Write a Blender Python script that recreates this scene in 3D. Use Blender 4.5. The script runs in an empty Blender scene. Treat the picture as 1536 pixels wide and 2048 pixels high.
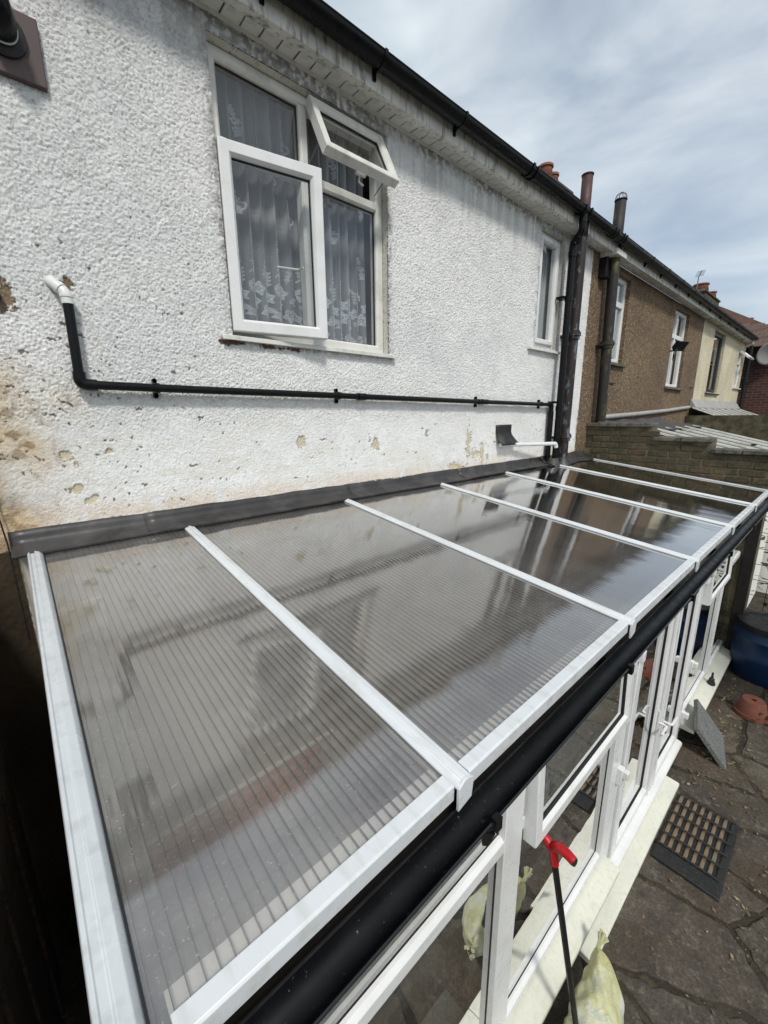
import bpy, math, random
import numpy as np
from mathutils import Vector, Matrix
R = math.radians
random.seed(7)
rng = np.random.default_rng(11)
scene = bpy.context.scene
col = scene.collection

# ------------------------------------------------------------------ camera
GROUND = -2.25
cam_d = bpy.data.cameras.new('camera')
cam = bpy.data.objects.new('camera', cam_d)
col.objects.link(cam)
scene.camera = cam
yaw, pitch, roll = .7242, .2302, -.0101
fw = Vector((math.sin(yaw)*math.cos(pitch), math.cos(yaw)*math.cos(pitch), -math.sin(pitch)))
rt = Vector((math.cos(yaw), -math.sin(yaw), 0))
up = rt.cross(fw)
rt, up = rt*math.cos(roll)+up*math.sin(roll), -rt*math.sin(roll)+up*math.cos(roll)
m = Matrix((rt, up, -fw)).transposed().to_4x4()
m.translation = Vector((0.0533, -2.3571, 0.5585))
cam.matrix_world = m
cam_d.sensor_fit = 'VERTICAL'
cam_d.sensor_height = 24.0
cam_d.lens = 24.0*812.918/2048.0
cam_d.clip_start = .02
cam_d.clip_end = 3000
scene.render.resolution_x = 768
scene.render.resolution_y = 1024

# ------------------------------------------------------------------ world and sun
SUN = Vector((-.5, -1.0, 1.35)).normalized()
w = bpy.data.worlds.new('World')
scene.world = w
w.use_nodes = True
nt = w.node_tree
for n in list(nt.nodes): nt.nodes.remove(n)
N = nt.nodes.new
out = N('ShaderNodeOutputWorld')
sky = N('ShaderNodeTexSky'); sky.sky_type = 'NISHITA'; sky.sun_disc = False
sky.sun_elevation = math.asin(SUN.z); sky.sun_rotation = math.atan2(SUN.x, SUN.y) % (2*math.pi)
sky.air_density = 1.0; sky.dust_density = 2.0
bg1 = N('ShaderNodeBackground'); bg1.inputs['Strength'].default_value = .12
nt.links.new(sky.outputs[0], bg1.inputs['Color'])
tc = N('ShaderNodeTexCoord')
mp = N('ShaderNodeMapping'); mp.inputs['Scale'].default_value = (1.0, 1.0, 2.6)
mp.inputs['Rotation'].default_value = (0, R(14), R(20))
nt.links.new(tc.outputs['Generated'], mp.inputs['Vector'])
n1 = N('ShaderNodeTexNoise'); n1.inputs['Scale'].default_value = 2.6; n1.inputs['Detail'].default_value = 6; n1.inputs['Roughness'].default_value = .5
n1.inputs['Distortion'].default_value = .4
nt.links.new(mp.outputs[0], n1.inputs['Vector'])
r1 = N('ShaderNodeValToRGB')
r1.color_ramp.elements[0].position = .36; r1.color_ramp.elements[0].color = (.45, .45, .45, 1)
r1.color_ramp.elements[1].position = .60; r1.color_ramp.elements[1].color = (.97, .97, .97, 1)
nt.links.new(n1.outputs['Fac'], r1.inputs[0])
n2 = N('ShaderNodeTexNoise'); n2.inputs['Scale'].default_value = 3.4; n2.inputs['Detail'].default_value = 5
n2.inputs['Distortion'].default_value = .6
nt.links.new(mp.outputs[0], n2.inputs['Vector'])
r2 = N('ShaderNodeValToRGB')
r2.color_ramp.elements[0].position = .32; r2.color_ramp.elements[0].color = (.49, .575, .65, 1)
r2.color_ramp.elements[1].position = .68; r2.color_ramp.elements[1].color = (.78, .84, .87, 1)
nt.links.new(n2.outputs['Fac'], r2.inputs[0])
bg2 = N('ShaderNodeBackground'); bg2.inputs['Strength'].default_value = 1.0
nt.links.new(r2.outputs[0], bg2.inputs['Color'])
mx = N('ShaderNodeMixShader')
nt.links.new(r1.outputs[0], mx.inputs[0]); nt.links.new(bg1.outputs[0], mx.inputs[1]); nt.links.new(bg2.outputs[0], mx.inputs[2])
nt.links.new(mx.outputs[0], out.inputs['Surface'])

sd = bpy.data.lights.new('sun', 'SUN'); sd.energy = 2.35; sd.angle = R(8); sd.color = (1, .965, .91)
so = bpy.data.objects.new('sun', sd); col.objects.link(so)
so.rotation_euler = SUN.to_track_quat('Z', 'Y').to_euler(); so.location = (0, -4, 8)
scene.view_settings.view_transform = 'Standard'
scene.view_settings.look = 'None'
scene.view_settings.exposure = .17
scene.view_settings.gamma = 1

# ------------------------------------------------------------------ numpy noise
def vnoise(x, y, seed=0):
    xi = np.floor(x).astype(np.int64); yi = np.floor(y).astype(np.int64)
    xf = x-xi; yf = y-yi
    def h(a, b):
        n = (a*374761393 + b*668265263 + seed*974711) & 0x7fffffff
        n = ((n ^ (n >> 13))*1274126177) & 0x7fffffff
        return ((n ^ (n >> 16)) & 0xffff)/65535.0
    u = xf*xf*(3-2*xf); v = yf*yf*(3-2*yf)
    return (h(xi, yi)*(1-u)+h(xi+1, yi)*u)*(1-v)+(h(xi, yi+1)*(1-u)+h(xi+1, yi+1)*u)*v
def fbm(x, y, o=4, seed=0):
    s = 0; a = .5; t = 0
    for i in range(o):
        s = s+a*vnoise(x*2**i, y*2**i, seed+i*17); t += a; a *= .5
    return s/t
def worley(x, y, seed=0):
    xi = np.floor(x).astype(np.int64); yi = np.floor(y).astype(np.int64)
    best = np.full(x.shape, 9.0)
    for dx in (-1, 0, 1):
        for dy in (-1, 0, 1):
            a = xi+dx; b = yi+dy
            n = (a*374761393+b*668265263+seed*974711) & 0x7fffffff
            n = ((n ^ (n >> 13))*1274126177) & 0x7fffffff
            px = a+((n ^ (n >> 16)) & 0xff)/255.0
            n2_ = (n*2654435+12345) & 0x7fffffff
            py = b+((n2_ ^ (n2_ >> 11)) & 0xff)/255.0
            best = np.minimum(best, (px-x)**2+(py-y)**2)
    return np.sqrt(best)
def sst(a, b, x):
    t = np.clip((x-a)/(b-a), 0, 1); return t*t*(3-2*t)

# ------------------------------------------------------------------ materials
def new_mat(name):
    mt = bpy.data.materials.new(name); mt.use_nodes = True
    t = mt.node_tree
    return mt, t, t.nodes['Principled BSDF']
def set_in(b, **k):
    for a, v in k.items():
        nm = a.replace('_', ' ')
        if nm in b.inputs: b.inputs[nm].default_value = v
def c4(c): return (c[0], c[1], c[2], 1)
def coords(t, scale=(1, 1, 1)):
    tc = t.nodes.new('ShaderNodeTexCoord'); mp = t.nodes.new('ShaderNodeMapping')
    mp.inputs['Scale'].default_value = scale
    t.links.new(tc.outputs['Object'], mp.inputs['Vector'])
    return mp.outputs[0]
def noise(t, vec, sc, det=4, ro=.55, dist=0):
    n = t.nodes.new('ShaderNodeTexNoise'); n.inputs['Scale'].default_value = sc
    n.inputs['Detail'].default_value = det; n.inputs['Roughness'].default_value = ro; n.inputs['Distortion'].default_value = dist
    t.links.new(vec, n.inputs['Vector']); return n.outputs['Fac']
def ramp(t, fac, stops):
    r = t.nodes.new('ShaderNodeValToRGB'); e = r.color_ramp.elements
    while len(e) < len(stops): e.new(.5)
    for i, (p, c) in enumerate(stops):
        e[i].position = p; e[i].color = c4(c) if len(c) == 3 else c
    t.links.new(fac, r.inputs[0]); return r.outputs[0]
def mixc(t, fac, a, b, mode='MIX'):
    n = t.nodes.new('ShaderNodeMix'); n.data_type = 'RGBA'; n.blend_type = mode
    for s, v in ((n.inputs[0], fac), (n.inputs[6], a), (n.inputs[7], b)):
        if isinstance(v, (int, float)): s.default_value = v
        elif isinstance(v, tuple): s.default_value = c4(v)
        else: t.links.new(v, s)
    return n.outputs[2]
def bump(t, b, h, st, dist):
    n = t.nodes.new('ShaderNodeBump'); n.inputs['Strength'].default_value = st; n.inputs['Distance'].default_value = dist
    t.links.new(h, n.inputs['Height']); t.links.new(n.outputs[0], b.inputs['Normal']); return n
def simple(name, c, rough=.5, spots=None, spot_scale=30, spot_lo=.55, spot_hi=.7, var=.12, vscale=6, bmp=0, bscale=200, bdist=.002, metal=0, spec=.5, rnd=0, stretch=(1, 1, 1), rvar=.12):
    mt, t, b = new_mat(name)
    v = coords(t, stretch)
    k0 = tuple(max(0, x*(1-var)) for x in c); k1 = tuple(min(1, x*(1+var)) for x in c)
    cc = ramp(t, noise(t, v, vscale), [(.3, k0), (.7, k1)])
    if spots:
        f = ramp(t, noise(t, v, spot_scale, 6, .6), [(spot_lo, (0, 0, 0)), (spot_hi, (1, 1, 1))])
        cc = mixc(t, f, cc, spots)
    if rnd:
        oi = t.nodes.new('ShaderNodeObjectInfo')
        f = ramp(t, oi.outputs['Random'], [(0, (1-rnd,)*3), (1, (1+rnd*.0,)*3)])
        cc = mixc(t, 1.0, cc, f, 'MULTIPLY')
    t.links.new(cc, b.inputs['Base Color'])
    rr = ramp(t, noise(t, v, vscale*3.1), [(.3, (max(.02, rough-rvar),)*3), (.7, (min(1, rough+rvar),)*3)])
    t.links.new(rr, b.inputs['Roughness'])
    set_in(b, Metallic=metal)
    b.inputs['Specular IOR Level'].default_value = spec
    if bmp: bump(t, b, noise(t, v, bscale, 5, .6), bmp, bdist)
    return mt
M = {}
M['upvc'] = simple('white_upvc', (.70, .71, .70), .32, spots=(.56, .55, .50), spot_scale=5, spot_lo=.45, spot_hi=1.0, var=.03, bmp=.05, bscale=60, bdist=.001)
M['soffit'] = simple('soffit_upvc', (.66, .655, .62), .45, spots=(.30, .28, .24), spot_scale=10, spot_lo=.56, spot_hi=.85, var=.05)
M['upvc_old'] = simple('aged_white_upvc', (.66, .655, .61), .4, spots=(.32, .31, .26), spot_scale=11, spot_lo=.50, spot_hi=.95, var=.06, bmp=.08, bscale=90, bdist=.001)
M['mould'] = simple('mouldy_white_paint', (.66, .655, .60), .5, spots=(.10, .10, .085), spot_scale=30, spot_lo=.50, spot_hi=.74, var=.16, bmp=.2, bscale=60, bdist=.002, stretch=(1, 1, .25))
M['sill'] = simple('cream_sill_paint', (.62, .62, .53), .45, spots=(.47, .46, .37), spot_scale=40, spot_lo=.50, spot_hi=.9, var=.06, bmp=.12, bscale=250, bdist=.001)
M['trim'] = simple('white_pvc_trim', (.62, .64, .65), .30, spots=(.42, .42, .37), spot_scale=30, spot_lo=.50, spot_hi=.95, var=.04, stretch=(1, .25, 1))
M['verge'] = simple('light_grey_pvc', (.52, .545, .555), .35, spots=(.33, .34, .32), spot_scale=22, spot_lo=.50, spot_hi=.90, var=.05)
M['black'] = simple('black_plastic', (.0055, .0062, .0065), .34, spots=(.03, .03, .03), spot_scale=60, spot_lo=.62, spot_hi=.76, var=.2, rvar=.14, spec=.18)
M['black_bead'] = simple('black_glossy_bead', (.012, .013, .014), .22, spec=.6)
M['black_dusty'] = simple('dusty_black_plastic', (.0055, .006, .0065), .4, spots=(.13, .13, .12), spot_scale=150, spot_lo=.66, spot_hi=.72, var=.3, spec=.2)
M['blackmatt'] = simple('black_matt_plastic', (.010, .011, .011), .45, spots=(.035, .035, .03), spot_scale=40, spot_lo=.6, spot_hi=.8, var=.3, spec=.3)
M['rubber'] = simple('black_rubber', (.012, .012, .011), .55, spots=(.06, .055, .045), spot_scale=50, spot_lo=.55, spot_hi=.8, var=.3, bmp=.3, bscale=300)
M['gasket'] = simple('gasket', (.012, .012, .012), .6)
M['lead'] = simple('grey_flashing', (.034, .032, .032), .48, spots=(.075, .072, .070), spot_scale=7, spot_lo=.45, spot_hi=.75, var=.25, bmp=.25, bscale=26, bdist=.004)
M['castiron'] = simple('rusty_cast_iron', (.017, .010, .0085), .6, spots=(.10, .125, .145), spot_scale=19, spot_lo=.56, spot_hi=.62, var=.4, bmp=.5, bscale=70, bdist=.003, stretch=(1, 1, .45))
M['mossiron'] = simple('mossy_black_iron', (.016, .014, .012), .6, spots=(.12, .115, .035), spot_scale=8, spot_lo=.55, spot_hi=.7, var=.4, bmp=.5, bscale=60, bdist=.003, stretch=(1, 1, .4))
M['terracotta'] = simple('terracotta', (.19, .062, .038), .8, spots=(.10, .075, .045), spot_scale=10, spot_lo=.5, spot_hi=.8, var=.2, bmp=.3, bscale=80)
M['rustpipe'] = simple('brown_painted_pipe', (.060, .024, .020), .6, spots=(.05, .03, .025), spot_scale=10, spot_lo=.5, spot_hi=.75, var=.25)
M['steel'] = simple('grey_wire', (.20, .20, .20), .4, metal=.6)
M['blind'] = simple('grey_blind_fabric', (.5, .52, .53), .8, var=.12, vscale=4, stretch=(8, 1, 1))
M['room'] = simple('dark_room_wall', (.20, .18, .16), .9, var=.1)
M['rooftile'] = simple('clay_roof_tile', (.115, .060, .042), .85, spots=(.06, .05, .036), spot_scale=6, spot_lo=.5, spot_hi=.75, var=.3, bmp=.4, bscale=40, rnd=.35)
M['coping'] = simple('grey_coping', (.15, .135, .115), .85, spots=(.05, .048, .035), spot_scale=16, spot_lo=.45, spot_hi=.65, var=.25, bmp=.6, bscale=70, bdist=.006, rnd=.2)
M['blue'] = simple('blue_barrel_plastic', (.003, .022, .072), .45, var=.15, rvar=.1)
M['red'] = simple('red_handle_plastic', (.42, .008, .012), .35, var=.08)
M['brown_plate'] = simple('brown_metal_plate', (.085, .058, .052), .5, var=.12)
M['wood'] = simple('dark_fence_wood', (.060, .038, .024), .8, spots=(.02, .018, .012), spot_scale=5, spot_lo=.45, spot_hi=.7, var=.35, stretch=(8, 1, 8), bmp=.4, bscale=30)
M['coir'] = simple('worn_coir_strip', (.20, .145, .09), .95, spots=(.06, .045, .03), spot_scale=40, spot_lo=.48, spot_hi=.65, var=.3, bmp=.8, bscale=300, bdist=.004)
M['granite'] = simple('speckled_stone', (.15, .155, .15), .8, spots=(.06, .06, .055), spot_scale=90, spot_lo=.5, spot_hi=.6, var=.15, bmp=.3, bscale=250)
M['conc'] = simple('interior_floor', (.34, .33, .31), .6, var=.12)
M['cream_in'] = simple('interior_cream_paint', (.48, .46, .41), .7, spots=(.33, .29, .21), spot_scale=4, spot_lo=.5, spot_hi=.8, var=.06)
M['reveal'] = simple('rough_white_reveal', (.58, .565, .51), .85, spots=(.22, .20, .17), spot_scale=60, spot_lo=.54, spot_hi=.72, var=.1, bmp=.8, bscale=90, bdist=.006)
M['fascia_old'] = simple('weathered_fascia', (.50, .47, .39), .7, spots=(.07, .06, .045), spot_scale=9, spot_lo=.5, spot_hi=.66, var=.15, bmp=.3, bscale=60)
M['dirtyglassframe'] = simple('anthracite_frame', (.018, .020, .023), .4)
M['upvc_far'] = M['upvc']
M['trimcream'] = simple('pale_roof_bar', (.62, .62, .55), .5, spots=(.25, .24, .2), spot_scale=12, spot_lo=.5, spot_hi=.8)
M['shade_black'] = simple('shade_black_wood', (.012, .009, .007), .8, var=.3)  # near-black wood colour stands in for the shade at the far corner
M['plate'] = simple('grey_timber_plate', (.16, .14, .12), .8, var=.2)
M['plastic_sheet'] = simple('grey_roof_sheet', (.10, .105, .105), .35, spots=(.04, .04, .035), spot_scale=5, spot_lo=.45, spot_hi=.7, var=.2)
M['bituminous'] = simple('bituminous_felt', (.055, .053, .05), .7, spots=(.12, .11, .10), spot_scale=10, spot_lo=.5, spot_hi=.75, var=.3, bmp=.3, bscale=60)
M['white_wall'] = simple('white_painted_wall', (.74, .73, .68), .85, var=.06, bmp=.3, bscale=60)
M['dishgrey'] = simple('grey_dish', (.30, .30, .29), .55, var=.06)
M['leaf'] = simple('ivy_leaf', (.028, .05, .016), .5, var=.4, vscale=20)
M['dryleaf'] = simple('dry_leaf', (.16, .11, .06), .8, spots=(.32, .26, .16), spot_scale=14, spot_lo=.55, spot_hi=.6, var=.75, vscale=14)

def glass_mat(name, tint, rough, haze=0.0, hazecol=(.6, .6, .6), ior=1.5, gain=1.0, wav=0.0, wscale=3.0, dirt=0.0, flute=0):
    mt = bpy.data.materials.new(name); mt.use_nodes = True; t = mt.node_tree
    for n in list(t.nodes): t.nodes.remove(n)
    o = t.nodes.new('ShaderNodeOutputMaterial')
    geo = t.nodes.new('ShaderNodeNewGeometry')
    mi = t.nodes.new('ShaderNodeMix'); mi.data_type = 'FLOAT'
    t.links.new(geo.outputs['Backfacing'], mi.inputs[0]); mi.inputs[2].default_value = ior; mi.inputs[3].default_value = 1/ior
    fr = t.nodes.new('ShaderNodeFresnel'); t.links.new(mi.outputs[0], fr.inputs['IOR'])
    mu = t.nodes.new('ShaderNodeMath'); mu.operation = 'MULTIPLY'; mu.use_clamp = True
    t.links.new(fr.outputs[0], mu.inputs[0]); mu.inputs[1].default_value = gain
    tr = t.nodes.new('ShaderNodeBsdfTransparent'); tr.inputs[0].default_value = c4(tint)
    gl = t.nodes.new('ShaderNodeBsdfGlossy'); gl.inputs['Roughness'].default_value = rough
    base = tr.outputs[0]
    v = coords(t)
    if haze:
        df = t.nodes.new('ShaderNodeBsdfDiffuse'); df.inputs[0].default_value = c4(hazecol)
        tl = t.nodes.new('ShaderNodeBsdfTranslucent'); tl.inputs[0].default_value = c4(hazecol)
        m0 = t.nodes.new('ShaderNodeMixShader'); m0.inputs[0].default_value = .5
        t.links.new(df.outputs[0], m0.inputs[1]); t.links.new(tl.outputs[0], m0.inputs[2])
        m1 = t.nodes.new('ShaderNodeMixShader')
        f = ramp(t, noise(t, v, 3.0, 8, .65), [(.3, (haze*(1-dirt),)*3), (.7, (haze*(1+dirt),)*3)])
        if flute:
            f5 = ramp(t, noise(t, v, 170, 3, .6), [(.63, (0, 0, 0)), (.72, (.35, .35, .35))]); f = mixc(t, 1.0, f, f5, 'ADD')
            f6 = ramp(t, noise(t, coords(t, (1, .06, 1)), 55, 4, .6), [(.56, (0, 0, 0)), (.75, (.10, .10, .10))]); f = mixc(t, 1.0, f, f6, 'ADD')
        t.links.new(f, m1.inputs[0]); t.links.new(tr.outputs[0], m1.inputs[1]); t.links.new(m0.outputs[0], m1.inputs[2])
        base = m1.outputs[0]
    if wav:
        bm = t.nodes.new('ShaderNodeBump'); bm.inputs['Strength'].default_value = 1.0; bm.inputs['Distance'].default_value = wav
        vv = coords(t, (1, .35, 1))
        t.links.new(noise(t, vv, wscale, 2, .4), bm.inputs['Height']); t.links.new(bm.outputs[0], gl.inputs['Normal'])
        if flute:
            sx = t.nodes.new('ShaderNodeSeparateXYZ'); t.links.new(v, sx.inputs[0])
            ml = t.nodes.new('ShaderNodeMath'); ml.operation = 'MULTIPLY'; ml.inputs[1].default_value = 2*math.pi/.0212; t.links.new(sx.outputs['X'], ml.inputs[0])
            sn = t.nodes.new('ShaderNodeMath'); sn.operation = 'SINE'; t.links.new(ml.outputs[0], sn.inputs[0])
            b2 = t.nodes.new('ShaderNodeBump'); b2.inputs['Strength'].default_value = 1.0; b2.inputs['Distance'].default_value = flute
            t.links.new(sn.outputs[0], b2.inputs['Height']); t.links.new(bm.outputs[0], b2.inputs['Normal']); t.links.new(b2.outputs[0], gl.inputs['Normal'])
    m2 = t.nodes.new('ShaderNodeMixShader')
    t.links.new(mu.outputs[0], m2.inputs[0]); t.links.new(base, m2.inputs[1]); t.links.new(gl.outputs[0], m2.inputs[2])
    t.links.new(m2.outputs[0], o.inputs['Surface'])
    return mt
M['glass'] = glass_mat('window_glass', (.56, .59, .58), .0, haze=.02, gain=3.4, wav=.0006, wscale=5)
M['glass_house'] = glass_mat('house_window_glass', (.88, .90, .90), .0, haze=.015, gain=2.2, wav=.0006, wscale=5)
M['poly'] = glass_mat('polycarbonate_sheet', (.94, .925, .905), .06, haze=.14, hazecol=(.86, .83, .80), ior=1.58, gain=2.9, wav=.0016, wscale=6, dirt=.5, flute=.00004)
M['rib'] = glass_mat('polycarbonate_rib', (.60, .58, .56), .10, haze=.20, hazecol=(.20, .19, .18), ior=1.58, gain=1.0)

def attr_mat(name, rough=.9, bm=(.5, 260, .002)):
    mt, t, b = new_mat(name)
    a = t.nodes.new('ShaderNodeAttribute'); a.attribute_name = 'Col'
    t.links.new(a.outputs['Color'], b.inputs['Base Color'])
    b.inputs['Roughness'].default_value = rough; b.inputs['Specular IOR Level'].default_value = .25
    if bm: bump(t, b, noise(t, coords(t), bm[1], 4, .6), bm[0], bm[2])
    return mt
M['roughcast'] = attr_mat('white_roughcast', bm=(.9, 210, .005))

def pebble(name, stops, sc, bs=.8, bd=.01, big=None):
    mt, t, b = new_mat(name); v = coords(t)
    vo = t.nodes.new('ShaderNodeTexVoronoi'); vo.inputs['Scale'].default_value = sc; vo.inputs['Randomness'].default_value = 1
    t.links.new(v, vo.inputs['Vector'])
    sp = t.nodes.new('ShaderNodeSeparateColor'); t.links.new(vo.outputs['Color'], sp.inputs[0])
    cc = ramp(t, sp.outputs[0], stops)
    f = ramp(t, noise(t, v, .9, 6, .6), [(.35, (.72, .70, .68)), (.7, (1.08, 1.06, 1.0))])
    cc = mixc(t, 1.0, cc, f, 'MULTIPLY')
    if big:
        g = ramp(t, noise(t, v, 2.3, 6, .6), [(.55, (0, 0, 0)), (.75, (1, 1, 1))]); cc = mixc(t, g, cc, big)
    t.links.new(cc, b.inputs['Base Color']); b.inputs['Roughness'].default_value = .9
    inv = t.nodes.new('ShaderNodeMath'); inv.operation = 'SUBTRACT'; inv.inputs[0].default_value = 1
    t.links.new(vo.outputs['Distance'], inv.inputs[1])
    bump(t, b, inv.outputs[0], bs, bd)
    return mt
M['pebble_brown'] = pebble('brown_pebbledash', [(0, (.09, .056, .031)), (.45, (.165, .108, .060)), (.8, (.215, .150, .090)), (1, (.38, .32, .24))], 70)
M['cream_dash'] = pebble('cream_pebbledash', [(0, (.50, .45, .31)), (.5, (.66, .61, .45)), (1, (.76, .72, .58))], 60, .6)
M['brickface'] = None
def brick_mat(name, c0, c1, moss, lo=.5, hi=.66, rnd=True):
    mt, t, b = new_mat(name); v = coords(t)
    oi = t.nodes.new('ShaderNodeObjectInfo')
    cc = ramp(t, oi.outputs['Random'], [(0, c0), (1, c1)])
    tc2 = t.nodes.new('ShaderNodeNewGeometry')
    f = ramp(t, noise(t, tc2.outputs['Position'], 5.5, 8, .65), [(lo, (0, 0, 0)), (hi, (1, 1, 1))])
    cc = mixc(t, f, cc, moss)
    f2 = ramp(t, noise(t, tc2.outputs['Position'], 40, 5, .6), [(.35, (.6, .6, .6)), (.65, (1.15, 1.15, 1.15))])
    cc = mixc(t, 1.0, cc, f2, 'MULTIPLY')
    t.links.new(cc, b.inputs['Base Color']); b.inputs['Roughness'].default_value = .92
    bump(t, b, noise(t, tc2.outputs['Position'], 90, 6, .65), .8, .006)
    return mt
M['mossbrick'] = brick_mat('mossy_brick', (.10, .055, .036), (.17, .13, .078), (.062, .056, .030), .28, .56)
M['mortar'] = simple('mossy_mortar', (.14, .12, .075), .95, spots=(.05, .048, .025), spot_scale=7, spot_lo=.4, spot_hi=.62, var=.25, bmp=.8, bscale=60, bdist=.008)
M['inbrick'] = brick_mat('orange_brick', (.42, .15, .075), (.56, .25, .13), (.44, .32, .23), .55, .8)
M['inmortar'] = simple('pale_mortar', (.38, .35, .30), .95, var=.15)
M['slab'] = None
def slab_mat():
    mt, t, b = new_mat('crazy_paving_stone')
    oi = t.nodes.new('ShaderNodeObjectInfo'); g = t.nodes.new('ShaderNodeNewGeometry')
    cc = ramp(t, oi.outputs['Random'], [(0, (.056, .051, .042)), (.35, (.088, .072, .058)), (.7, (.078, .074, .061)), (1, (.13, .108, .08))])
    f = ramp(t, noise(t, g.outputs['Position'], 7, 8, .65), [(.35, (.55, .55, .55)), (.7, (1.3, 1.28, 1.2))])
    cc = mixc(t, 1.0, cc, f, 'MULTIPLY')
    f2 = ramp(t, noise(t, g.outputs['Position'], 22, 8, .7), [(.53, (0, 0, 0)), (.70, (1, 1, 1))])
    cc = mixc(t, f2, cc, (.19, .172, .135))
    f3 = ramp(t, noise(t, g.outputs['Position'], 3.2, 8, .7), [(.54, (0, 0, 0)), (.68, (.8, .8, .8))])
    cc = mixc(t, f3, cc, (.030, .031, .014))
    f4 = ramp(t, noise(t, g.outputs['Position'], 1.6, 6, .7), [(.45, (0, 0, 0)), (.62, (.7, .7, .7))])
    cc = mixc(t, f4, cc, (.075, .052, .032))
    f5 = ramp(t, noise(t, g.outputs['Position'], 75, 6, .7), [(.30, (.55, .55, .55)), (.72, (1.45, 1.45, 1.45))])
    cc = mixc(t, 1.0, cc, f5, 'MULTIPLY')
    t.links.new(cc, b.inputs['Base Color']); b.inputs['Roughness'].default_value = .85
    bump(t, b, noise(t, g.outputs['Position'], 30, 10, .75), 1.0, .014)
    return mt
M['slab'] = slab_mat()
M['soil'] = simple('dark_soil', (.030, .024, .015), .95, spots=(.065, .05, .028), spot_scale=18, spot_lo=.5, spot_hi=.65, var=.4, bmp=.9, bscale=60, bdist=.01)

def brickwall_mat():
    mt, t, b = new_mat('far_red_brickwork')
    tc = t.nodes.new('ShaderNodeTexCoord'); mp = t.nodes.new('ShaderNodeMapping')
    mp.inputs['Rotation'].default_value = (R(90), 0, R(90))
    t.links.new(tc.outputs['Object'], mp.inputs['Vector'])
    sx = t.nodes.new('ShaderNodeSeparateXYZ'); t.links.new(tc.outputs['Object'], sx.inputs[0])
    cx = t.nodes.new('ShaderNodeCombineXYZ'); t.links.new(sx.outputs['Y'], cx.inputs['X']); t.links.new(sx.outputs['Z'], cx.inputs['Y'])
    bt = t.nodes.new('ShaderNodeTexBrick'); t.links.new(cx.outputs[0], bt.inputs['Vector'])
    bt.inputs['Color1'].default_value = (.06, .020, .016, 1); bt.inputs['Color2'].default_value = (.105, .036, .028, 1); bt.inputs['Mortar'].default_value = (.13, .10, .085, 1)
    bt.inputs['Scale'].default_value = 1; bt.inputs['Brick Width'].default_value = .225; bt.inputs['Row Height'].default_value = .075; bt.inputs['Mortar Size'].default_value = .008
    t.links.new(bt.outputs['Color'], b.inputs['Base Color']); b.inputs['Roughness'].default_value = .9
    return mt
M['farbrick'] = brickwall_mat()

def curtain_mat():
    mt = bpy.data.materials.new('lace_net'); mt.use_nodes = True; t = mt.node_tree
    for n in list(t.nodes): t.nodes.remove(n)
    o = t.nodes.new('ShaderNodeOutputMaterial')
    a = t.nodes.new('ShaderNodeAttribute'); a.attribute_name = 'Col'
    s = t.nodes.new('ShaderNodeSeparateColor'); t.links.new(a.outputs['Color'], s.inputs[0])
    tr = t.nodes.new('ShaderNodeBsdfTransparent')
    df = t.nodes.new('ShaderNodeBsdfDiffuse'); df.inputs[0].default_value = (.74, .77, .82, 1)
    tl = t.nodes.new('ShaderNodeBsdfTranslucent'); tl.inputs[0].default_value = (.7, .72, .75, 1)
    m0 = t.nodes.new('ShaderNodeMixShader'); m0.inputs[0].default_value = .25
    t.links.new(df.outputs[0], m0.inputs[1]); t.links.new(tl.outputs[0], m0.inputs[2])
    m1 = t.nodes.new('ShaderNodeMixShader'); t.links.new(s.outputs[0], m1.inputs[0])
    t.links.new(tr.outputs[0], m1.inputs[1]); t.links.new(m0.outputs[0], m1.inputs[2]); t.links.new(m1.outputs[0], o.inputs['Surface'])
    return mt
M['lace'] = curtain_mat()
def bag_mat():
    mt, t, b = new_mat('yellow_plastic_bag'); v = coords(t)
    cc = ramp(t, noise(t, v, 7, 5, .55, .5), [(.36, (.42, .41, .20)), (.5, (.50, .50, .31)), (.66, (.52, .55, .50))])
    t.links.new(cc, b.inputs['Base Color']); b.inputs['Roughness'].default_value = .35
    b.inputs['Subsurface Weight'].default_value = .15
    bump(t, b, noise(t, v, 22, 6, .6, 1.2), .5, .02)
    return mt
M['bag'] = bag_mat()

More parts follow.
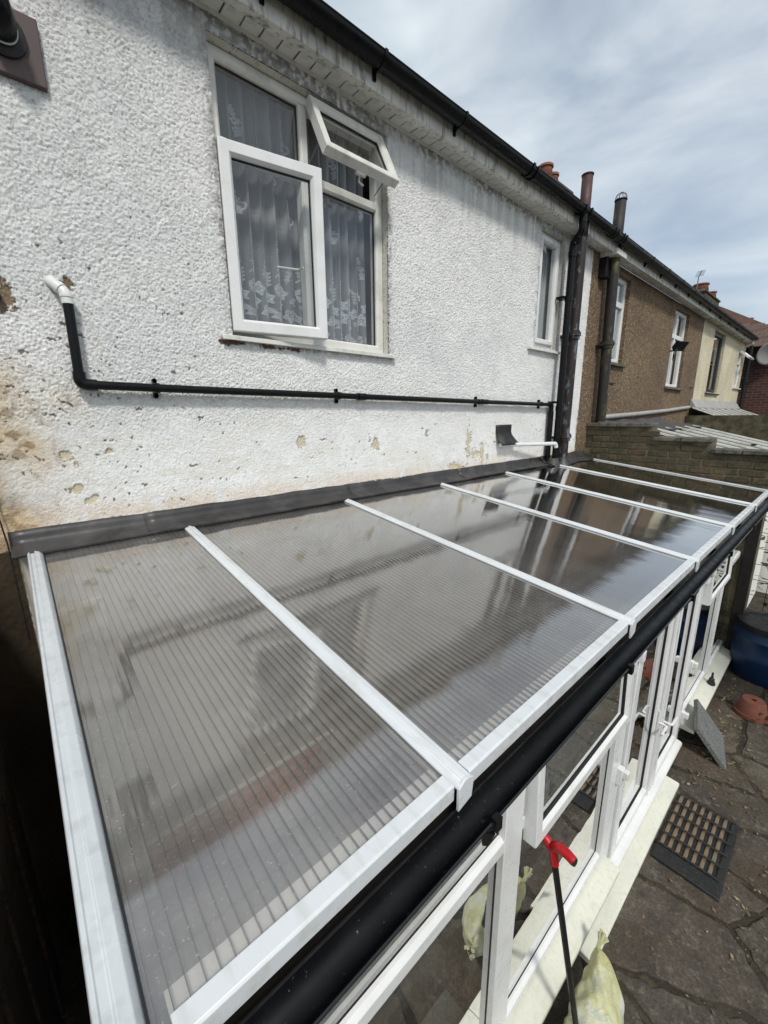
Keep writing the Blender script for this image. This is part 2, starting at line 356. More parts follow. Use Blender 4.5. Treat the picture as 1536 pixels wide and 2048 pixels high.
# ------------------------------------------------------------------ mesh builder
class MB:
    def __init__(s): s.v = []; s.f = []
    def add(s, vs, fs):
        o = len(s.v); s.v += [tuple(p) for p in vs]; s.f += [tuple(i+o for i in f) for f in fs]; return s
    def box(s, x0, x1, y0, y1, z0, z1):
        x0, x1 = sorted((x0, x1)); y0, y1 = sorted((y0, y1)); z0, z1 = sorted((z0, z1))
        return s.add([(x0, y0, z0), (x1, y0, z0), (x1, y1, z0), (x0, y1, z0), (x0, y0, z1), (x1, y0, z1), (x1, y1, z1), (x0, y1, z1)],
                     [(0, 3, 2, 1), (4, 5, 6, 7), (0, 1, 5, 4), (1, 2, 6, 5), (2, 3, 7, 6), (3, 0, 4, 7)])
    def hexa(s, b, t):
        return s.add(list(b)+list(t), [(0, 3, 2, 1), (4, 5, 6, 7), (0, 1, 5, 4), (1, 2, 6, 5), (2, 3, 7, 6), (3, 0, 4, 7)])
    def extrude(s, prof, a, b, axis='x', cap=True):
        # prof: list of (p,q) in the two other axes, closed polygon
        n = len(prof); vs = []
        for c in (a, b):
            for p, q in prof:
                vs.append((c, p, q) if axis == 'x' else ((p, c, q) if axis == 'y' else (p, q, c)))
        fs = [(i, (i+1) % n, (i+1) % n+n, i+n) for i in range(n)]
        if cap: fs += [tuple(range(n))[::-1], tuple(range(n, 2*n))]
        return s.add(vs, fs)
    def sweep(s, rows, closed_u=False):
        # rows: list of equal-length point rows -> grid faces
        n = len(rows[0]); vs = [p for r in rows for p in r]; fs = []
        for i in range(len(rows)-1):
            for j in range(n if closed_u else n-1):
                k = (j+1) % n
                fs.append((i*n+j, i*n+k, (i+1)*n+k, (i+1)*n+j))
        return s.add(vs, fs)
    def tube(s, pts, r, seg=14, caps=True):
        pts = [Vector(p) for p in pts]; rs = r if isinstance(r, (list, tuple)) else [r]*len(pts)
        rows = []; prev = None
        for i, p in enumerate(pts):
            d = (pts[min(i+1, len(pts)-1)]-pts[max(i-1, 0)]).normalized()
            if prev is None:
                a = Vector((0, 0, 1)) if abs(d.z) < .9 else Vector((1, 0, 0))
                u = d.cross(a).normalized()
            else:
                u = (prev-d*prev.dot(d)).normalized()
            prev = u; v = d.cross(u)
            rows.append([p+(u*math.cos(2*math.pi*k/seg)+v*math.sin(2*math.pi*k/seg))*rs[i] for k in range(seg)])
        o = len(s.v); s.sweep(rows, True)
        if caps:
            s.f.append(tuple(o+k for k in range(seg))[::-1]); s.f.append(tuple(o+(len(rows)-1)*seg+k for k in range(seg)))
        return s
    def ring(s, x0, x1, z0, z1, prof):
        # mitred frame in an xz plane: prof = closed list of (inset, y)
        rows = []
        for (u, y) in prof:
            rows.append([(x0+u, y, z0+u), (x1-u, y, z0+u), (x1-u, y, z1-u), (x0+u, y, z1-u)])
        rows.append(rows[0])
        return s.sweep(rows, True)
    def build(s, name, mat, parent=None, bevel=0, smooth=None, seg=2):
        me = bpy.data.meshes.new(name); me.from_pydata(s.v, [], s.f); me.validate()
        return link(name, me, mat, parent, bevel, smooth, seg)
def fixn(me):
    import bmesh
    bm = bmesh.new(); bm.from_mesh(me); bmesh.ops.recalc_face_normals(bm, faces=bm.faces); bm.to_mesh(me); bm.free()
def link(name, me, mat, parent=None, bevel=0, smooth=None, seg=2, fix=True):
    if fix: fixn(me)
    if mat is not None and not me.materials: me.materials.append(M[mat] if isinstance(mat, str) else mat)
    if smooth is not None:
        me.shade_smooth(); me.set_sharp_from_angle(angle=R(smooth))
    o = bpy.data.objects.new(name, me); col.objects.link(o)
    setp(o, parent)
    if bevel:
        bv = o.modifiers.new('bevel', 'BEVEL'); bv.width = bevel; bv.segments = seg; bv.limit_method = 'ANGLE'; bv.angle_limit = R(40)
        if smooth is None: me.shade_smooth(); me.set_sharp_from_angle(angle=R(35))
    return o
def setp(o, parent):
    if parent is not None:
        o.parent = parent
        mm = Matrix.Identity(4); q = parent
        while q is not None:
            mm = (q.matrix_parent_inverse @ q.matrix_basis if q.parent else q.matrix_basis) @ mm; q = q.parent
        o.matrix_parent_inverse = mm.inverted()
def share(name, o, loc, parent=None, rot=None, scale=None):
    c = bpy.data.objects.new(name, o.data); col.objects.link(c)
    for md in o.modifiers:
        k = c.modifiers.new(md.name, md.type)
        if md.type == 'BEVEL': k.width = md.width; k.segments = md.segments; k.limit_method = md.limit_method; k.angle_limit = md.angle_limit
    c.location = loc
    if rot: c.rotation_euler = rot
    if scale: c.scale = scale
    setp(c, parent); return c
def thing(name, label, cat, loc=(0, 0, 0), group=None):
    o = bpy.data.objects.new(name, None); col.objects.link(o); o.location = loc; o.empty_display_size = .1
    return tag(o, label, cat, group)
def tag(o, label, cat, group=None):
    o['label'] = label; o['category'] = cat
    if group: o['group'] = group
    return o
def struct(o): o['kind'] = 'structure'; return o
def grid_mesh(name, V, nx, ny, keep=None, colr=None):
    # V: (ny,nx,3)
    me = bpy.data.meshes.new(name)
    idx = np.arange(nx*ny).reshape(ny, nx)
    q = np.stack([idx[:-1, :-1], idx[:-1, 1:], idx[1:, 1:], idx[1:, :-1]], -1).reshape(-1, 4)
    if keep is not None: q = q[keep.reshape(-1)]
    me.vertices.add(nx*ny); me.vertices.foreach_set('co', V.reshape(-1).astype(np.float32))
    me.loops.add(q.size); me.loops.foreach_set('vertex_index', q.reshape(-1).astype(np.int32))
    me.polygons.add(len(q)); me.polygons.foreach_set('loop_start', np.arange(0, q.size, 4, dtype=np.int32))
    me.polygons.foreach_set('loop_total', np.full(len(q), 4, dtype=np.int32))
    me.update(calc_edges=True)
    if colr is not None:
        a = me.color_attributes.new('Col', 'FLOAT_COLOR', 'POINT')
        cc = np.ones((nx*ny, 4), np.float32); cc[:, :3] = colr.reshape(-1, 3); a.data.foreach_set('color', cc.reshape(-1))
    me.shade_smooth(); me.validate()
    return me
def arc(c, r, a0, a1, n, plane='yz', x=0):
    out_ = []
    for i in range(n+1):
        a = R(a0+(a1-a0)*i/n); out_.append((c[0]+r*math.cos(a), c[1]+r*math.sin(a)))
    return out_
def bend(pts, r, n=6):
    """polyline with rounded corners"""
    pts = [Vector(p) for p in pts]; o = [pts[0]]
    for i in range(1, len(pts)-1):
        a, b, c = pts[i-1], pts[i], pts[i+1]
        d0 = (a-b).normalized(); d1 = (c-b).normalized()
        k = min(r, (a-b).length*.49, (c-b).length*.49)
        p0 = b+d0*k; p1 = b+d1*k
        for j in range(n+1):
            t = j/n; o.append((p0*(1-t)+b*t)*(1-t)+(b*(1-t)+p1*t)*t)
    o.append(pts[-1]); return o
# ================================================================== GROUND
ME = MB().add([(-400, -400, GROUND-.007), (400, -400, GROUND-.007), (400, 400, GROUND-.007), (-400, 400, GROUND-.007)], [(0, 1, 2, 3)])
ground = struct(ME.build('ground', 'soil'))

def clip(poly, p, n):
    o = []
    for i in range(len(poly)):
        a = poly[i]; b = poly[(i+1) % len(poly)]
        da = (a[0]-p[0])*n[0]+(a[1]-p[1])*n[1]; db = (b[0]-p[0])*n[0]+(b[1]-p[1])*n[1]
        if da <= 0: o.append(a)
        if da*db < 0:
            t = da/(da-db); o.append((a[0]+(b[0]-a[0])*t, a[1]+(b[1]-a[1])*t))
    return o
patio = bpy.data.objects.new('patio', None); col.objects.link(patio); patio.location = (3, -3, GROUND); struct(patio)
seeds = []
yy = -5.6
while yy < -1.75:
    xx = .2+random.uniform(0, .4)
    while xx < 7.2:
        seeds.append((xx+random.uniform(-.25, .25), yy+random.uniform(-.22, .22))); xx += random.uniform(.35, .85)
    yy += random.uniform(.34, .52)
for i, s in enumerate(seeds):
    poly = [(s[0]-1, s[1]-1), (s[0]+1, s[1]-1), (s[0]+1, s[1]+1), (s[0]-1, s[1]+1)]
    for j, q in enumerate(seeds):
        if i == j or abs(q[0]-s[0]) > 1.6 or abs(q[1]-s[1]) > 1.6: continue
        d = Vector((q[0]-s[0], q[1]-s[1])); L = d.length; d /= L
        g = .009+.009*random.random()
        poly = clip(poly, (s[0]+d.x*(L/2-g), s[1]+d.y*(L/2-g)), d)
        if len(poly) < 3: break
    poly = clip(poly, (0, -1.72), (0, 1)); poly = clip(poly, (0, -6.0), (0, -1)); poly = clip(poly, (7.6, 0), (1, 0)); poly = clip(poly, (0, 0), (-1, 0))
    if len(poly) < 3: continue
    # irregular edge
    pp = []
    for k in range(len(poly)):
        a = poly[k]; b = poly[(k+1) % len(poly)]
        L = math.hypot(b[0]-a[0], b[1]-a[1]); n = max(1, int(L/.045))
        for q in range(n):
            t = q/n; jit = 0 if q == 0 else random.uniform(-.016, .008)
            nx, ny = (b[1]-a[1])/max(L, 1e-6), -(b[0]-a[0])/max(L, 1e-6)
            pp.append((a[0]+(b[0]-a[0])*t+nx*jit, a[1]+(b[1]-a[1])*t+ny*jit))
    tz = GROUND+random.uniform(-.004, .008); tx = random.uniform(-.01, .01); ty = random.uniform(-.01, .01)
    mb = MB(); n = len(pp)
    top = [(x, y, tz+(x-s[0])*tx+(y-s[1])*ty) for x, y in pp]
    mb.add([(x, y, GROUND-.05) for x, y in pp]+top, [tuple(range(n, 2*n))]+[(k, (k+1) % n, (k+1) % n+n, k+n) for k in range(n)])
    mb.build('paving_slab', 'slab', patio, bevel=.006)

# ================================================================== WHITE HOUSE
HX0, HX1 = -1.2, 5.456
SOF = 2.45
house = thing('white_terraced_house', 'white roughcast house with casement window, black eaves gutter and lean-to against it', 'house', (2.1, .2, GROUND))
# --- roughcast wall, dense displaced sheet with window openings
OPEN = [(1.03, 2.19, 1.005, 2.36), (4.262, 4.735, 1.27, 2.365)]
def spaced(a, b, fn, must):
    v = [a]
    while v[-1] < b: v.append(v[-1]+fn(v[-1]))
    v = np.array(v); v = a+(v-a)*(b-a)/(v[-1]-a)
    for mval in must:
        k = np.abs(v-mval).argmin(); v[k] = mval
    return v
gx = spaced(-.16, HX1, lambda x: .0042+.0008*max(0, x), [o for q in OPEN for o in q[:2]])
gz = spaced(.0, SOF+.01, lambda z: .0050, [o for q in OPEN for o in q[2:]])
X, Z = np.meshgrid(gx, gz)
wx = X+.006*(fbm(X*40, Z*40, 2, 5)-.5); wz = Z+.006*(fbm(X*40, Z*40, 2, 9)-.5)
lump = 1-np.clip(worley(wx*128, wz*128, 3)/.75, 0, 1)
lump2 = 1-np.clip(worley(wx*215, wz*215, 8)/.75, 0, 1)
fine = fbm(X*150, Z*150, 2, 21)
mask = vnoise(X*80, Z*80, 77)
h = (.0100*lump*(.55+.5*mask)+.0050*lump2+.0040*fine)
smooth_low = .52+.48*sst(.50, .66, Z+.05*fbm(X*3, Z*3, 3, 4))
h = h*smooth_low + .010*(fbm(X*1.3, Z*1.3, 3, 31)-.5)+.006*(fbm(X*6, Z*6, 3, 14)-.5)
# colour
n_big = fbm(X*1.7, Z*1.7, 4, 40); n_mid = fbm(X*9, Z*9, 4, 41); n_sm = fbm(X*55, Z*55, 3, 42)
C = np.ones(X.shape+(3,))*np.array([.765, .765, .745])
C *= (.93+.14*n_mid)[..., None]
def tint(maskv, c, k=1.0):
    global C
    mm = np.clip(maskv*k, 0, 1)[..., None]; C = C*(1-mm)+np.array(c)*mm
# rain-washed grey grime streaks under the eaves and beside the openings
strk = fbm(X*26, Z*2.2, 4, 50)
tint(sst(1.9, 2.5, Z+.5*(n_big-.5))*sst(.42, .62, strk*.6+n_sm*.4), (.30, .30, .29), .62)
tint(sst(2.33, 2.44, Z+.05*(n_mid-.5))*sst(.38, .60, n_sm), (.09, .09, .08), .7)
for (a, b, c, d) in OPEN:
    dx = np.maximum(np.maximum(a-X, X-b), 0); dz = np.maximum(np.maximum(c-Z, Z-d), 0); dd = np.hypot(dx, dz)
    tint((1-sst(.0, .075, dd+.04*(n_mid-.5)))*sst(.42, .56, fbm(X*60, Z*30, 3, 61)), (.14, .135, .12), .5)
    tint((1-sst(.0, .03, dd))*sst(.35, .5, n_sm), (.25, .24, .21), .5)
# grey wash left part + general blotches
tint(sst(.5, .75, n_big), (.62, .64, .63), .45)
tint(sst(.56, .70, fbm(X*3.1, Z*12, 4, 71))*(1-sst(.1, .8, Z)), (.66, .63, .53), .4)
# ochre damp stain in the lower left corner
st = sst(.52, .0, X+.42*np.abs(Z-.42)-.45*(n_big-.5)-.22*(n_mid-.5))
st = np.clip(1-sst(.02, .34, X+.25*np.abs(Z-.35)-.50*(n_big-.45)-.25*(n_mid-.5)), 0, 1)*(1-sst(.62, .95, Z+.2*(n_mid-.5)))
tint(st, (.52, .36, .14), .8)
tint(st*sst(.5, .62, fbm(X*22, Z*22, 4, 81)), (.17, .095, .035), .85)
tint((1-sst(-.13, .03, X+.1*(n_mid-.5)))*(1-sst(.1, .5, Z)), (.10, .07, .035), .8)
# rusty rise above the flashing
tint((1-sst(.09, .20, Z+.12*(n_big-.5)+.05*(n_mid-.5)))*sst(.30, .55, n_mid+.1), (.63, .47, .32), .45)
# small flakes where paint and pebbles are gone
chips = worley(X*13+3*n_mid, Z*13+3*n_big, 91); cs = fbm(X*120, Z*120, 2, 92)
dens = np.clip(1-sst(.3, 1.3, X), 0, 1)*(1-sst(1.1, 1.7, Z))*.75+.16*(1-sst(.2, .8, Z))
gate = vnoise(np.floor(X*13)*1.37+.5, np.floor(Z*13)*1.73+.5, 93)
chip = (chips+.20*(cs-.5) < .062+.035*dens) & (fbm(X*8, Z*8, 2, 94) < .38+.22*dens) & (dens > .08)
tint(chip.astype(float), (.10, .065, .035), .85); h -= chip*.003
# peeled patches (x, z, rx, rz, colour)
for px, pz, rx, rz, cc in [(.295, 1.125, .042, .030, (.17, .115, .06)), (.085, 1.05, .055, .055, (.22, .15, .085)), (3.20, .30, .035, .15, (.55, .50, .36)), (3.42, .17, .035, .13, (.55, .50, .36)),
                           (3.32, .20, .075, .05, (.58, .52, .37)), (3.02, .11, .11, .035, (.57, .50, .33)), (2.05, .36, .04, .05, (.55, .50, .36)), (1.42, .41, .05, .03, (.55, .50, .38)),
                           (1.02, .968, .06, .016, (.17, .075, .045)), (1.25, .966, .08, .014, (.18, .08, .045)), (1.42, .964, .05, .012, (.17, .08, .05)), (.22, .24, .03, .02, (.56, .50, .34)),
                           (.215, .395, .035, .03, (.55, .50, .35)), (.37, .41, .02, .02, (.5, .45, .32)), (.27, .185, .04, .022, (.58, .53, .38)), (3.52, .15, .02, .07, (.45, .42, .33)), (2.62, .43, .02, .04, (.4, .38, .3))]:
    d = np.hypot((X-px)/rx, (Z-pz)/rz)+1.9*(fbm(X*34, Z*34, 3, 100)-.5)+.8*(fbm(X*110, Z*110, 2, 101)-.5)
    k = (d < .80).astype(float); tint(k, cc, .95); h -= k*np.minimum(h, .006)*.9+.003*k
    edge = ((d >= .80) & (d < .98)).astype(float)*(fbm(X*90, Z*90, 2, 102) > .5); tint(edge, (.12, .10, .07), .7)
# hairline cracks
for sd_, zc in ():
    ln = np.abs(Z-(zc+.10*(fbm(X*2.2, X*0+sd_, 4, sd_)-.5)))
    tint(((ln < .004) & (fbm(X*7, Z*7, 2, sd_+9) > .52)).astype(float), (.18, .16, .12), .7)
C *= (.90+.2*n_sm)[..., None]
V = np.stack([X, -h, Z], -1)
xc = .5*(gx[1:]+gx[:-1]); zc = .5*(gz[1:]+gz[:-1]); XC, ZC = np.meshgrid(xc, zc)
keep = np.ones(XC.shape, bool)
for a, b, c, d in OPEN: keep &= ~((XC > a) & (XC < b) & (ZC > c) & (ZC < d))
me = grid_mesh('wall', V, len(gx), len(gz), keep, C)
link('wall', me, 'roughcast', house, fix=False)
# wall outside the dense sheet: off to the left and below the flashing beside the lean-to
MB().add([(HX0, 0, -2.3), (-.16, 0, -2.3), (-.16, 0, SOF), (HX0, 0, SOF)], [(0, 1, 2, 3)]).build('side_wall', 'reveal', house)
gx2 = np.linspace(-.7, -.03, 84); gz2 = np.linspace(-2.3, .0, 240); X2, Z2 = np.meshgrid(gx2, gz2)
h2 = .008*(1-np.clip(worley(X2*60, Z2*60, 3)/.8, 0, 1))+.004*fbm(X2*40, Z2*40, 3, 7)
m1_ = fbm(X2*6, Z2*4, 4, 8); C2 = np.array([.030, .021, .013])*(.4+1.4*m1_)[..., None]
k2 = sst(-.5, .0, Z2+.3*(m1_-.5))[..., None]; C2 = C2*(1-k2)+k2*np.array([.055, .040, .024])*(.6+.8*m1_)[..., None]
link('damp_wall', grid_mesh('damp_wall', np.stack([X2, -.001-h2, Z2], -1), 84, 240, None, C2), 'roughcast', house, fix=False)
# lower wall inside the lean-to: cream paint with a brick plinth
MB().box(-.03, 5.78, 0, .10, -1.88, .0).build('painted_wall', 'cream_in', house)
MB().box(1.55, 5.78, .004, .10, -2.25, -1.88).build('painted_base', 'cream_in', house)
MB().box(-.03, 1.55, .012, .10, -2.25, -1.88).build('plinth_mortar', 'inmortar', house)
bk = None
for r_ in range(5):
    z0 = -2.245+r_*.075
    for k in range(26):
        x0 = .0+k*.225-(.1125 if r_ % 2 else 0)
        if x0 < -.02 or x0+.215 > 1.55: continue
        if bk is None:
            bk = MB().box(-.1075, .1075, -.008, .05, -.0325, .0325).build('brick', 'inbrick', house, bevel=.004, seg=1); bk.location = (x0+.1075, .004, z0+.0325)
        else: share('brick', bk, (x0+.1075, .004+random.uniform(-.003, .003), z0+.0325), house)
MB().box(-.03, 1.56, -.022, .02, -1.885, -1.860).build('plinth_ledge', 'upvc_old', house, bevel=.004)
# back of the house and rooms, so nothing shines through
MB().add([(HX0, 4.2, -2.3), (HX1, 4.2, -2.3), (HX1, 4.2, 2.6), (HX0, 4.2, 2.6)], [(0, 1, 2, 3)]).build('back_wall', 'room', house)
def room(x0, x1, z0, z1, parent, y0=.13, y1=2.6):
    m = MB()
    m.add([(x0, y0, z0), (x1, y0, z0), (x1, y1, z0), (x0, y1, z0), (x0, y0, z1), (x1, y0, z1), (x1, y1, z1), (x0, y1, z1)],
          [(0, 1, 2, 3), (4, 5, 6, 7), (1, 2, 6, 5), (2, 3, 7, 6), (3, 0, 4, 7)])
    m.build('room', 'room', parent)
room(.3, 3.4, .35, 2.44, house); room(3.9, 5.3, .35, 2.44, house)
for a, b, c, d in OPEN:      # plastered reveals
    m = MB()
    rows = [[(a, y, c), (b, y, c), (b, y, d), (a, y, d)] for y in (-.004, .04, .16)]
    m.sweep(rows, True); m.build('reveal', 'reveal', house)
# --- eaves: soffit boards, fascia, roof
brd = MB().box(-.0462, .0462, -.088, .012, SOF, SOF+.012).build('soffit_board', 'soffit', house, bevel=.002, seg=1)
brd.location = (-.55, 0, 0); x = -.45
while x < 4.86:
    share('soffit_board', brd, (x, random.uniform(-.001, .001), random.uniform(-.0015, .0015)), house); x += .1
MB().box(HX0, 4.93, -.150, .03, SOF+.013, SOF+.03).build('soffit_backing', 'blackmatt', house)
MB().extrude([(-.158, SOF-.012), (-.158, SOF+.19), (-.138, SOF+.19), (-.138, SOF+.012), (-.089, SOF+.011), (-.089, SOF-.003), (-.140, SOF-.012)], HX0, 4.93).build('fascia', 'mould', house, bevel=.003)
MB().extrude([(.012, SOF-.020), (-.012, SOF-.016), (-.018, SOF+.002), (.012, SOF+.004)], HX0, 4.86).build('soffit_bead', 'upvc_old', house)
MB().box(4.915, 4.955, -.165, .02, SOF-.02, SOF+.18).build('soffit_end_cap', 'upvc_old', house, bevel=.004)
RS = math.tan(R(38))
def roof(x0, x1, parent, y0=-.20, z0=2.60, yr=3.6, mat='rooftile', name='roof'):
    zr = z0+(yr-y0)*RS
    MB().extrude([(y0, z0), (yr, zr), (2*yr-y0, z0), (2*yr-y0, z0-.08), (yr, zr-.08), (y0, z0-.06)], x0, x1).build(name, mat, parent)
roof(HX0, 5.40, house)
# ================================================================== WINDOWS OF THE WHITE HOUSE
def fprof(w, y0, y1, ch=.012):
    # outer-face y0 (towards garden, smaller), inner y1 ; chamfered inner edge on the outside
    return [(0, y1), (0, y0), (w-ch, y0), (w, y0+ch), (w, y1)]
def sprof(w, y0, y1, ch=.014):
    return [(0, y1), (0, y0+.004), (.004, y0), (w-ch, y0), (w-.002, y0+ch), (w, y0+ch+.004), (w, y1)]
win = bpy.data.objects.new('window', None); col.objects.link(win); win.location = (1.6, .05, 1.0); setp(win, house)
FY0, FY1 = .045, .115
x0, x1, z0, z1 = 1.034, 2.186, 1.014, 2.356
mxl, mxr = 1.556, 1.612          # mullion
tz0, tz1 = 1.925, 1.982          # transom
f = MB(); f.ring(x0, x1, z0, z1, fprof(.052, FY0, FY1))
f.build('frame', 'upvc_old', win, bevel=.002)
MB().extrude([(mxl, FY1), (mxl, FY0+.012), (mxl+.010, FY0+.001), (mxr-.010, FY0+.001), (mxr, FY0+.012), (mxr, FY1)], z0+.050, z1-.050, 'z').build('mullion', 'upvc_old', win, bevel=.0015)
def tbar(a, b, name='transom', mat='upvc_old', z0_=tz0, z1_=tz1, parent=win):
    MB().extrude([(FY1, z0_), (FY0+.012, z0_), (FY0+.0015, z0_+.010), (FY0+.0015, z1_-.010), (FY0+.012, z1_), (FY1, z1_)], a, b, 'x').build(name, mat, parent, bevel=.0015)
tbar(x0+.05, mxl+.002); tbar(mxr-.002, x1-.05)
def pane(xa, xb, za, zb, y, parent, name='pane', mat='glass_house', rub=True):
    MB().add([(xa, y, za), (xb, y, za), (xb, y, zb), (xa, y, zb)], [(0, 1, 2, 3)]).build(name, mat, parent)
    if rub:
        MB().ring(xa-.004, xb+.004, za-.004, zb+.004, [(0, y+.01), (0, y-.004), (.006, y-.002), (.006, y+.01)]).build('gasket', 'gasket', parent)
pane(x0+.055, mxl-.003, tz1+.003, z1-.055, .075, win)
pane(mxr+.003, x1-.055, z0+.055, tz0-.003, .075, win)
# casement hung on the left, ajar
def leafset(w, h, prof_w, depth, parent, loc, rot, mat='upvc', name='casement_sash', bead=True):
    a = MB(); a.ring(0, w, 0, h, sprof(prof_w, -depth*.55, depth*.45)); o = a.build(name, mat, parent, bevel=.0015)
    b = MB().add([(prof_w-.004, 0, prof_w-.004), (w-prof_w+.004, 0, prof_w-.004), (w-prof_w+.004, 0, h-prof_w+.004), (prof_w-.004, 0, h-prof_w+.004)], [(0, 1, 2, 3)]).build('pane', 'glass_house', parent)
    c = MB().ring(prof_w-.002, w-prof_w+.002, prof_w-.002, h-prof_w+.002, [(0, .012), (0, -.008), (.006, -.005), (.006, .012)]).build('gasket', 'gasket', parent)
    objs = [o, b, c]
    for q in objs:
        q.matrix_parent_inverse = Matrix.Identity(4); q.parent = None
        q.location = loc; q.rotation_euler = rot; setp(q, parent)
    return objs
leafset(.560, .905, .066, .06, win, (1.040, .012, 1.028), (0, 0, R(-10.8)))
# top-hung light, propped open
w_, h_ = .556, .352
objs = leafset(w_, h_, .052, .055, win, (1.596, .018, 2.318), (0, 0, 0), mat='upvc_old', name='top_sash')
for q in objs:
    q.matrix_basis = Matrix.Translation((1.590, .012, 2.325)) @ Matrix.Rotation(R(-27.5), 4, 'X') @ Matrix.Translation((0, 0, -h_))
# stay arms, catch
for xs in (1.606, 2.128):
    MB().tube([(xs, .055, 2.02), (xs, -.085, 2.09)], .004, 6).build('stay', 'steel', win)
m = MB(); m.box(1.83, 1.90, -.135, -.115, 1.985, 2.015); m.tube([(1.865, -.12, 2.0), (1.87, -.10, 1.965), (1.905, -.10, 1.955)], .007, 8); m.build('catch', 'upvc_old', win, bevel=.002)
m = MB(); m.tube(bend([(1.475, -.052, 1.42), (1.475, -.005, 1.42), (1.36, .045, 1.425)], .02), .006, 8); m.build('window_restrictor', 'upvc_old', win)
# sill
MB().extrude([(.06, 1.012), (-.028, 1.002), (-.044, .998), (-.044, .975), (-.034, .975), (-.034, .986), (.06, .99)], .962, 2.238).build('sill', 'upvc_old', win, bevel=.002)

# small window
win2 = bpy.data.objects.new('window', None); col.objects.link(win2); win2.location = (4.5, .05, 1.27); setp(win2, house)
a, b, c, d = 4.266, 4.731, 1.276, 2.36
MB().ring(a, b, c, d, fprof(.045, .035, .11)).build('frame', 'upvc', win2, bevel=.002)
MB().ring(a+.035, b-.035, c+.035, d-.035, sprof(.052, .012, .08)).build('casement_sash', 'upvc', win2, bevel=.002)
pane(a+.084, b-.084, c+.084, d-.084, .05, win2)
MB().extrude([(.06, 1.262), (-.035, 1.248), (-.05, 1.244), (-.05, 1.222), (.06, 1.228)], 4.12, 4.80).build('sill', 'upvc_old', win2, bevel=.002)
# stained plaster lip beneath that sill
bl = MB(); rows = []
for i in range(40):
    xx = 4.28+.44*i/39; yv = .135+.012*math.sin(i*1.1)
    rows.append([(xx, yv, 1.27), (xx, yv, 2.36)])
bl.sweep(rows); tag(bl.build('window_blind', 'blind', smooth=60), 'pale grey fabric blind behind the narrow window by the downpipe', 'blind')

